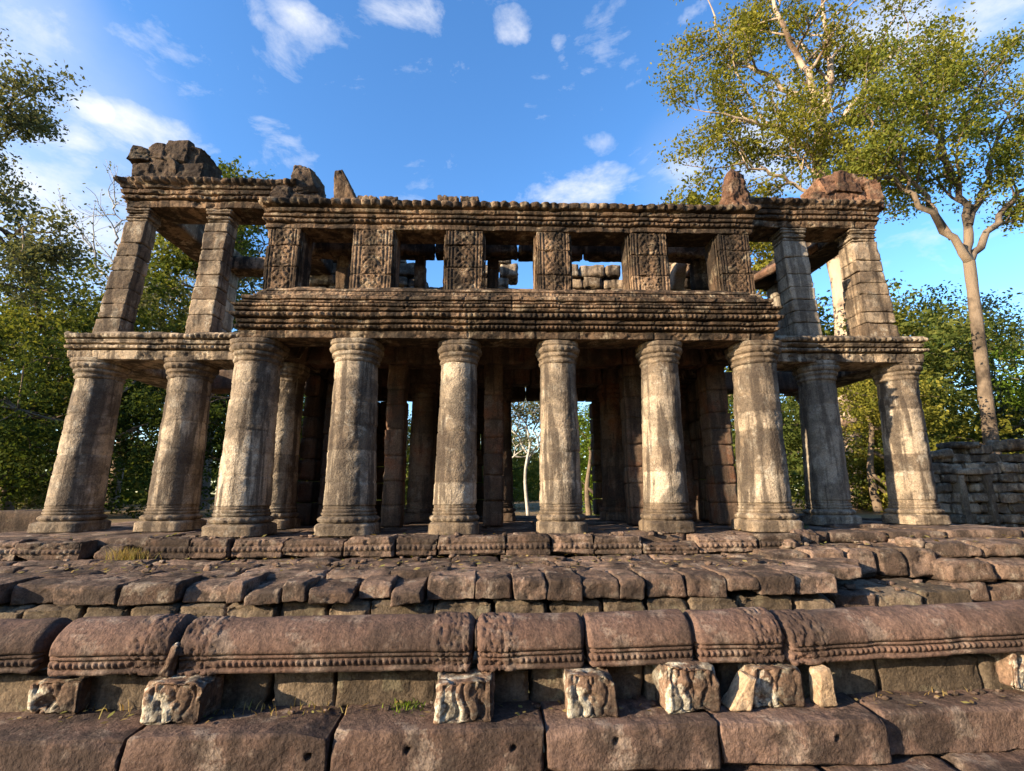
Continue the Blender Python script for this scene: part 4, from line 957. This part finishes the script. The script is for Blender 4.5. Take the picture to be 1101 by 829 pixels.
# the pale giant rising behind the pavilion at right
limbtree('giant pale-barked tree with airy crown rising behind the right wing roof', (20.4, 28, -.4),
    [(20.3, 28, -.6), (21.2, 28, 6), (22.0, 28, 12), (22.0, 28.2, 18), (22.0, 28.2, 22), (22.6, 28, 26)], [.95, .62, .52, .45, .4, .36],
    [([(22.0, 28.2, 22), (20.6, 27.5, 23.4), (18.5, 27, 24.3), (15.2, 27, 25.2)], .28, .07), ([(22.6, 28, 26), (21.8, 27.5, 29), (20.0, 27, 33), (19.0, 27, 38)], .28, .08), ([(22.6, 28, 26), (23.6, 28, 29), (24.0, 28, 33), (24.4, 28, 39)], .3, .08),
     ([(22.2, 28.1, 23.5), (24.5, 28, 26.5), (27.5, 28, 30), (30.5, 28, 33)], .26, .07), ([(22.3, 28.1, 24), (23.6, 29, 27), (26, 30, 29), (30, 30.5, 31)], .22, .06), ([(21.0, 27.7, 27.5), (18.5, 28, 29.5), (16.6, 28, 31.5), (15.8, 28, 35)], .18, .05), ([(22.0, 28.2, 20), (23.5, 27, 21.5), (25.5, 26.5, 23.5), (28, 26, 25)], .2, .05), ([(19.5, 27.3, 23.9), (18.0, 28, 26.5), (17.0, 28, 29.5)], .14, .05), ([(22.0, 28.2, 18.6), (20.4, 28.0, 20.4), (18.2, 27.6, 21.2), (15.6, 27.4, 21.6)], .15, .05), ([(21.9, 28.2, 19.6), (20.6, 27.4, 21.6), (19.4, 27, 22.8)], .12, .05), ([(22.1, 28.2, 19), (23.6, 27.4, 19.9), (25.6, 27, 20.4)], .13, .05), ([(23.0, 28, 31), (21.5, 29, 35), (21.8, 29, 40)], .14, .05)],
    301, 'leaf_olive', 'bark_pale', 36, .22, 1.0, 2, 2.9)
limbtree('tall flat-crowned tree with bare straight trunk behind the low ruined wall', (25.5, 24, -.4),
    [(25.35, 24, -.6), (25.5, 24, 3), (26.0, 24, 8), (26.5, 24, 13.1)], [.42, .32, .28, .26],
    [([(26.5, 24, 13.1), (24.8, 23.6, 15.3), (22.6, 23.3, 17.6), (20.8, 23, 17.8)], .22, .06), ([(26.5, 24, 13.1), (27.0, 24, 16), (26.4, 24, 19.5), (27.5, 24, 24.5)], .25, .07), ([(26.5, 24, 13.1), (28.6, 24, 15.5), (31, 24, 18), (34.5, 24, 19.5)], .22, .06), ([(25.6, 23.8, 14.4), (24.4, 24, 17.8), (22.8, 24, 20.5), (22.3, 24, 23.3)], .16, .05), ([(27.0, 24, 15.4), (29.5, 24.6, 19), (31.5, 25, 22.5), (33.5, 25, 25)], .17, .05), ([(26.6, 24, 18.5), (24.9, 23, 21.5), (24.6, 23, 25)], .13, .05), ([(27.2, 24, 21), (29, 24, 23.5), (30.2, 24, 26)], .12, .05), ([(23.2, 23.4, 17.2), (22.4, 22.5, 19.8), (21.6, 22.5, 21.8)], .1, .04)],
    311, 'leaf_mid', 'bark_brown', 32, .19, .85, 2, 2.1)
limbtree('tree at the top left corner reaching small leafy boughs into the picture', (-27, 20, -.4),
    [(-27, 20, -.6), (-26.8, 20, 6), (-26.5, 20, 12)], [.6, .45, .35],
    [([(-26.5, 20, 12), (-24.6, 20, 14.6), (-22.6, 20, 16.3)], .2, .05), ([(-26.5, 20, 12), (-24.4, 20, 12.4), (-21.6, 20, 12.2), (-20.4, 20, 12.0)], .18, .05), ([(-26.5, 20, 12), (-26, 20, 17), (-25, 20, 20)], .22, .06), ([(-26.7, 20, 9), (-24, 20, 10), (-22.4, 20, 10.4)], .15, .05), ([(-25.7, 20, 16), (-23.8, 20, 18.0), (-22.6, 20, 18.4)], .12, .04)],
    321, 'leaf_grey', 'bark_brown', 36, .17, .7, 2, 1.9)
limbtree('thin leafless tree with pale twigs against the cloud left of the pavilion', (-26.5, 31, -.4),
    [(-26.5, 31, -.6), (-26.0, 31, 8), (-25.4, 31, 14.5), (-25.4, 31, 17.5)], [.3, .24, .16, .08],
    [([(-25.4, 31, 14.5), (-24.0, 31, 14.4), (-22.6, 31, 14.2)], .12, .04), ([(-25.5, 31, 14), (-27, 31, 16.5), (-28.5, 31, 18.5)], .1, .03), ([(-25.4, 31, 16), (-24, 31, 18), (-22.5, 31, 19)], .08, .03), ([(-25.4, 31, 17), (-26, 31, 19), (-26.3, 31, 20.5)], .07, .02)],
    331, 'leaf_grey', 'bark_white', 1, .18, .5, 2, 2.4, name='bare_tree')
limbtree('slender white-stemmed tree framed by the central opening between the columns', (1.5, 24, -.4),
    [(1.62, 24, -.5), (1.5, 24, 1.5), (1.8, 24, 3.2)], [.09, .075, .06],
    [([(1.7, 24, 3.2), (1.4, 24, 5), (.9, 24, 7)], .055, .02), ([(1.5, 24, 1.8), (2.2, 24, 3.6), (2.3, 24, 6.5)], .055, .02), ([(1.6, 24, 2.6), (.9, 24, 4), (.5, 24, 6)], .055, .02)],
    341, 'leaf_grey', 'bark_white', 16, .13, .6, 2, 1.3, name='slender_tree')
limbtree('slender white forked tree left of the other one in the central opening', (.6, 25, -.4),
    [(.85, 25, -.5), (.70, 25, 1.2), (.62, 25, 2.6)], [.085, .07, .06],
    [([(.55, 25, 2.6), (.2, 25, 4.5), (.3, 25, 6.5)], .055, .02), ([(.6, 25, 1.5), (1.0, 25, 3), (1.3, 25, 5)], .055, .02)],
    342, 'leaf_grey', 'bark_white', 16, .13, .6, 2, 1.3, name='slender_tree')

# bushy forest trees: four kinds built once, then copied
def bushy(name, label, loc, seed, h, w, leafm, group, n=330, per=34, ls=.22, lobes=9, low=.25):
    rng = np.random.RandomState(seed); t = thing(name, label, 'tree', loc, group)
    tm = MB(); tr = smoothline([(0, 0, -.4), (rng.normal(0, .2), rng.normal(0, .2), h*.25), (rng.normal(0, .4), rng.normal(0, .4), h*.6), (rng.normal(0, .5), rng.normal(0, .5), h*.85)], 5)
    tube(tm, tr, np.linspace(.022*h+.06, .05, len(tr)), 9, seed, .1)
    C = []; Lo = []
    for i in range(lobes):
        a = rng.uniform(0, 2*math.pi); f = (i+.5)/lobes; z = h*(low+(.93-low)*f); ww = w*.5*math.sin(math.pi*min(1, .22+.72*f))**.8
        c = np.array([math.cos(a+i*2.4)*ww*rng.uniform(.35, .8), math.sin(a+i*2.4)*ww*rng.uniform(.35, .8), z+rng.normal(0, .03*h)]); rad = w*rng.uniform(.17, .30); Lo.append((c, rad))
        j = min(len(tr)-1, int(len(tr)*(.25+.6*f))); q = smoothline([tr[j], (tr[j]+c)/2+np.array([0, 0, -.03*h]), c], 4); tube(tm, q, np.linspace(.09+.006*h, .03, len(q)), 5)
    for k in range(n):
        c, rad = Lo[rng.randint(lobes)]; v = rng.normal(0, 1, 3); v /= np.linalg.norm(v); C.append(c+v*rad*np.array([1.1, 1.1, .75])*rng.uniform(.45, 1.08))
        if k % 9 == 0: tube(tm, [c, (c+C[-1])/2+rng.normal(0, .15, 3), C[-1]], [.05, .035, .015], 4)
    o = [0, 0, 0]
    for nm, mbx, mt, smo in (('trunk', tm, 'bark_brown', True), ):
        link(nm, mbx.mesh(nm, M[mt], o, smo), t)
    lm = MB(); leaves(lm, C, w*.075, per, ls, seed+2, .6, .1); link('crown', lm.mesh('crown', M[leafm], o, False), t)
    return t
def copytree(src, label, loc, s, rz, leafm=None, group=None, sz=None):
    c = src.copy(); COL.objects.link(c); c.location = loc; c.rotation_euler = (0, 0, rz); c.scale = (s, s, sz or s); c['label'] = label
    if group: c['group'] = group
    for ch in list(src.children):
        d = ch.copy(); COL.objects.link(d); d.parent = c
        if leafm and d.name.startswith('crown'):
            d.material_slots[0].link = 'OBJECT'; d.material_slots[0].material = M[leafm]
    return c
FG = 'trees of the forest behind the pavilion'
kA = bushy('forest_tree', 'broad mid green forest tree left of the leftmost column, layered crown', (-25.5, 27, -.4), 501, 14.5, 12, 'leaf_green', FG, 430, 50, .21, 12, .3)
kB = bushy('forest_tree', 'dense dark tree low behind the leftmost column', (-19.5, 24, -.4), 502, 8.5, 8.5, 'leaf_dark', FG, 400, 48, .18, 11, .06)
kC = bushy('forest_tree', 'tall green tree behind the left wing, its top above the roof beam', (-18.8, 32, -.4), 503, 24, 10.5, 'leaf_green', FG, 480, 48, .26, 13, .3)
kD = bushy('forest_tree', 'bright green bush-like tree right of the ruined wall', (33.5, 26, -.4), 504, 10, 9, 'leaf_bright', FG, 420, 50, .19, 10, .04)
def put(k, label, x, y, s, rz, lm, sz=None): return copytree({'A': kA, 'B': kB, 'C': kC, 'D': kD}[k], label, (x, y, -.4), s, rz, lm, sz=sz)
put('B', 'dark tree at the left picture edge under the layered crown', -27.5, 24, 1.1, 1.0, 'leaf_dark')
put('B', 'dark green shrubby tree seen between the two leftmost columns', -13.6, 26, .92, 2.2, 'leaf_dark')
put('A', 'grey green tree filling the upper gap of the left wing', -19.5, 34, 1.25, 4.0, 'leaf_grey')
put('D', 'low green tree between the second and third column from the left', -10.2, 30, .8, .5, 'leaf_green')
put('A', 'tall shaded tree behind the layered crown at far left', -38, 40, 1.2, 2.0, 'leaf_grey')
put('D', 'grey green tree at the foot of the left forest', -31, 31, .8, 3.0, 'leaf_grey')
put('C', 'feathery light green tree behind the roof finial', 14.6, 31, 1.02, 1.1, 'leaf_olive', .98)
put('B', 'dark tree between the right main column and the shaded column', 14.0, 25, .95, .4, 'leaf_green')
put('D', 'olive tree seen between the two right wing columns', 18.2, 23, .75, 1.4, 'leaf_olive')
put('B', 'tall dark tree right of the last column', 25.0, 31, 1.55, 2.8, 'leaf_green')
put('D', 'yellowing tree right of the last upper pier', 26.5, 34, 1.5, .9, 'leaf_olive')
put('A', 'mid green tree behind the bare straight trunk', 34, 36, 1.1, 1.9, 'leaf_green')
put('D', 'olive tree low behind the ruined wall', 22.0, 24, .7, 4.2, 'leaf_green')
put('A', 'pale tree at the right picture edge behind the bright green one', 42, 40, 1.2, 5.0, 'leaf_grey')
put('D', 'bright green bush seen right of the central opening', 4.2, 22, .52, 2.0, 'leaf_bright')
put('B', 'dark low bush behind the white-stemmed trees', 1.0, 36, .62, 3.0, 'leaf_green')
put('D', 'green bush behind the left inner columns', -4.0, 28, .6, 5.0, 'leaf_green')
put('C', 'tall thin tree left of the upper left pier', -28.5, 38, .85, 2.5, 'leaf_grey')
# far-off wood as one mass
rng = np.random.RandomState(9); fw = MB(); C = []
for i in range(3200):
    a = rng.uniform(-75, 75); d = rng.uniform(55, 110); x, y = d*math.sin(R(a)), d*math.cos(R(a))
    top = 9+4*vnoise(np.array([[a*.25, 0, 3.0]]), 4)[0]
    if abs(a-2) < 22: top *= .7
    C.append((x, y, rng.uniform(-.5, top)))
leaves(fw, C, 2.6, 14, 1.1, 77, .7, .4)
o = link('distant_wood', fw.mesh('distant_wood', M['leaf_green'], (0, 0, 0), False)); tag(o, 'distant wood closing the view behind the clearing', 'wood', None, 'stuff')

# unseen wood added right and behind to cut sky light, open towards the sun
rng = np.random.RandomState(19); fw = MB(); C = []
for i in range(2600):
    a = rng.uniform(72, 205); d = rng.uniform(26, 46); x, y = d*math.sin(R(a)), d*math.cos(R(a))
    C.append((x, y, rng.uniform(-.5, 13+4*vnoise(np.array([[a*.2, 0, 5.0]]), 6)[0])))
leaves(fw, C, 2.4, 16, .9, 78, .7, .2)
o = link('sky_blocking_wood', fw.mesh('sky_blocking_wood', M['leaf_green'], (0, 0, 0), False)); tag(o, 'unseen wood added on the right and behind the viewer to block sky light', 'wood', None, 'stuff')
# chips of stone
rng = np.random.RandomState(33); cm = MB()
for (x0, x1, y0, y1, z, n) in ((-7, 4.3, 7.05, 8.4, -.32, 70), (-3.5, 4, 3.76, 3.87, -.745, 45), (4.6, 7, 8.2, 9.6, -.18, 30), (-6, 5, 8.5, 8.75, -.01, 30), (4.6, 6.6, 6.9, 7.8, -.645, 20)):
    for i in range(n):
        x, y, w = rng.uniform(x0, x1), rng.uniform(y0, y1), rng.uniform(.012, .045)*(.6 if z < -.7 else 1.3)
        block(cm, x-w, x+w, y-w*.8, y+w*.8, z-w*.3, z+w*.9, w*.3, w*.7, w*.2, w*.3, 3000+i+int(z*-1000), w*.35)
tag(link('stone_chips', cm.mesh('stone_chips', M['terrace'], (0, 0, 0))), 'small chips of stone lying on the terrace ledges', 'stone chips', None, 'stuff')
# dry leaves and chips of stone lying on the treads
rng = np.random.RandomState(21); lt = MB(); pts = []
for (x0, x1, y0, y1, z, n) in ((-6.5, 4.3, 6.95, 8.4, -.305, 260), (-4, 4.2, 3.62, 3.87, -.735, 110), (-7.5, 5, 8.6, 9.6, .012, 90), (4.6, 7, 8.2, 9.6, -.17, 60), (7, 9.5, 7.7, 9, -.1, 40)):
    for i in range(n): pts.append((rng.uniform(x0, x1), rng.uniform(y0, y1), z+rng.uniform(0, .012)))
P = np.array(pts); m = len(P); a = rng.uniform(0, 6.28, m); sz = rng.uniform(.025, .06, m)*np.where(P[:, 1] < 5, .55, 1.0)
ux = np.stack([np.cos(a), np.sin(a), rng.normal(0, .25, m)], -1)*sz[:, None]; vx = np.stack([-np.sin(a), np.cos(a), rng.normal(0, .25, m)], -1)*sz[:, None]*.45
lt.add(np.stack([P-ux, P-vx, P+ux, P+vx], 1).reshape(-1, 3), np.arange(m*4).reshape(-1, 4), tone=np.repeat(rng.uniform(0, 1, m), 4))
tag(link('leaf_litter', lt.mesh('leaf_litter', M['straw'], (0, 0, 0), False)), 'dry leaves scattered over the terrace treads', 'leaf litter', None, 'stuff')
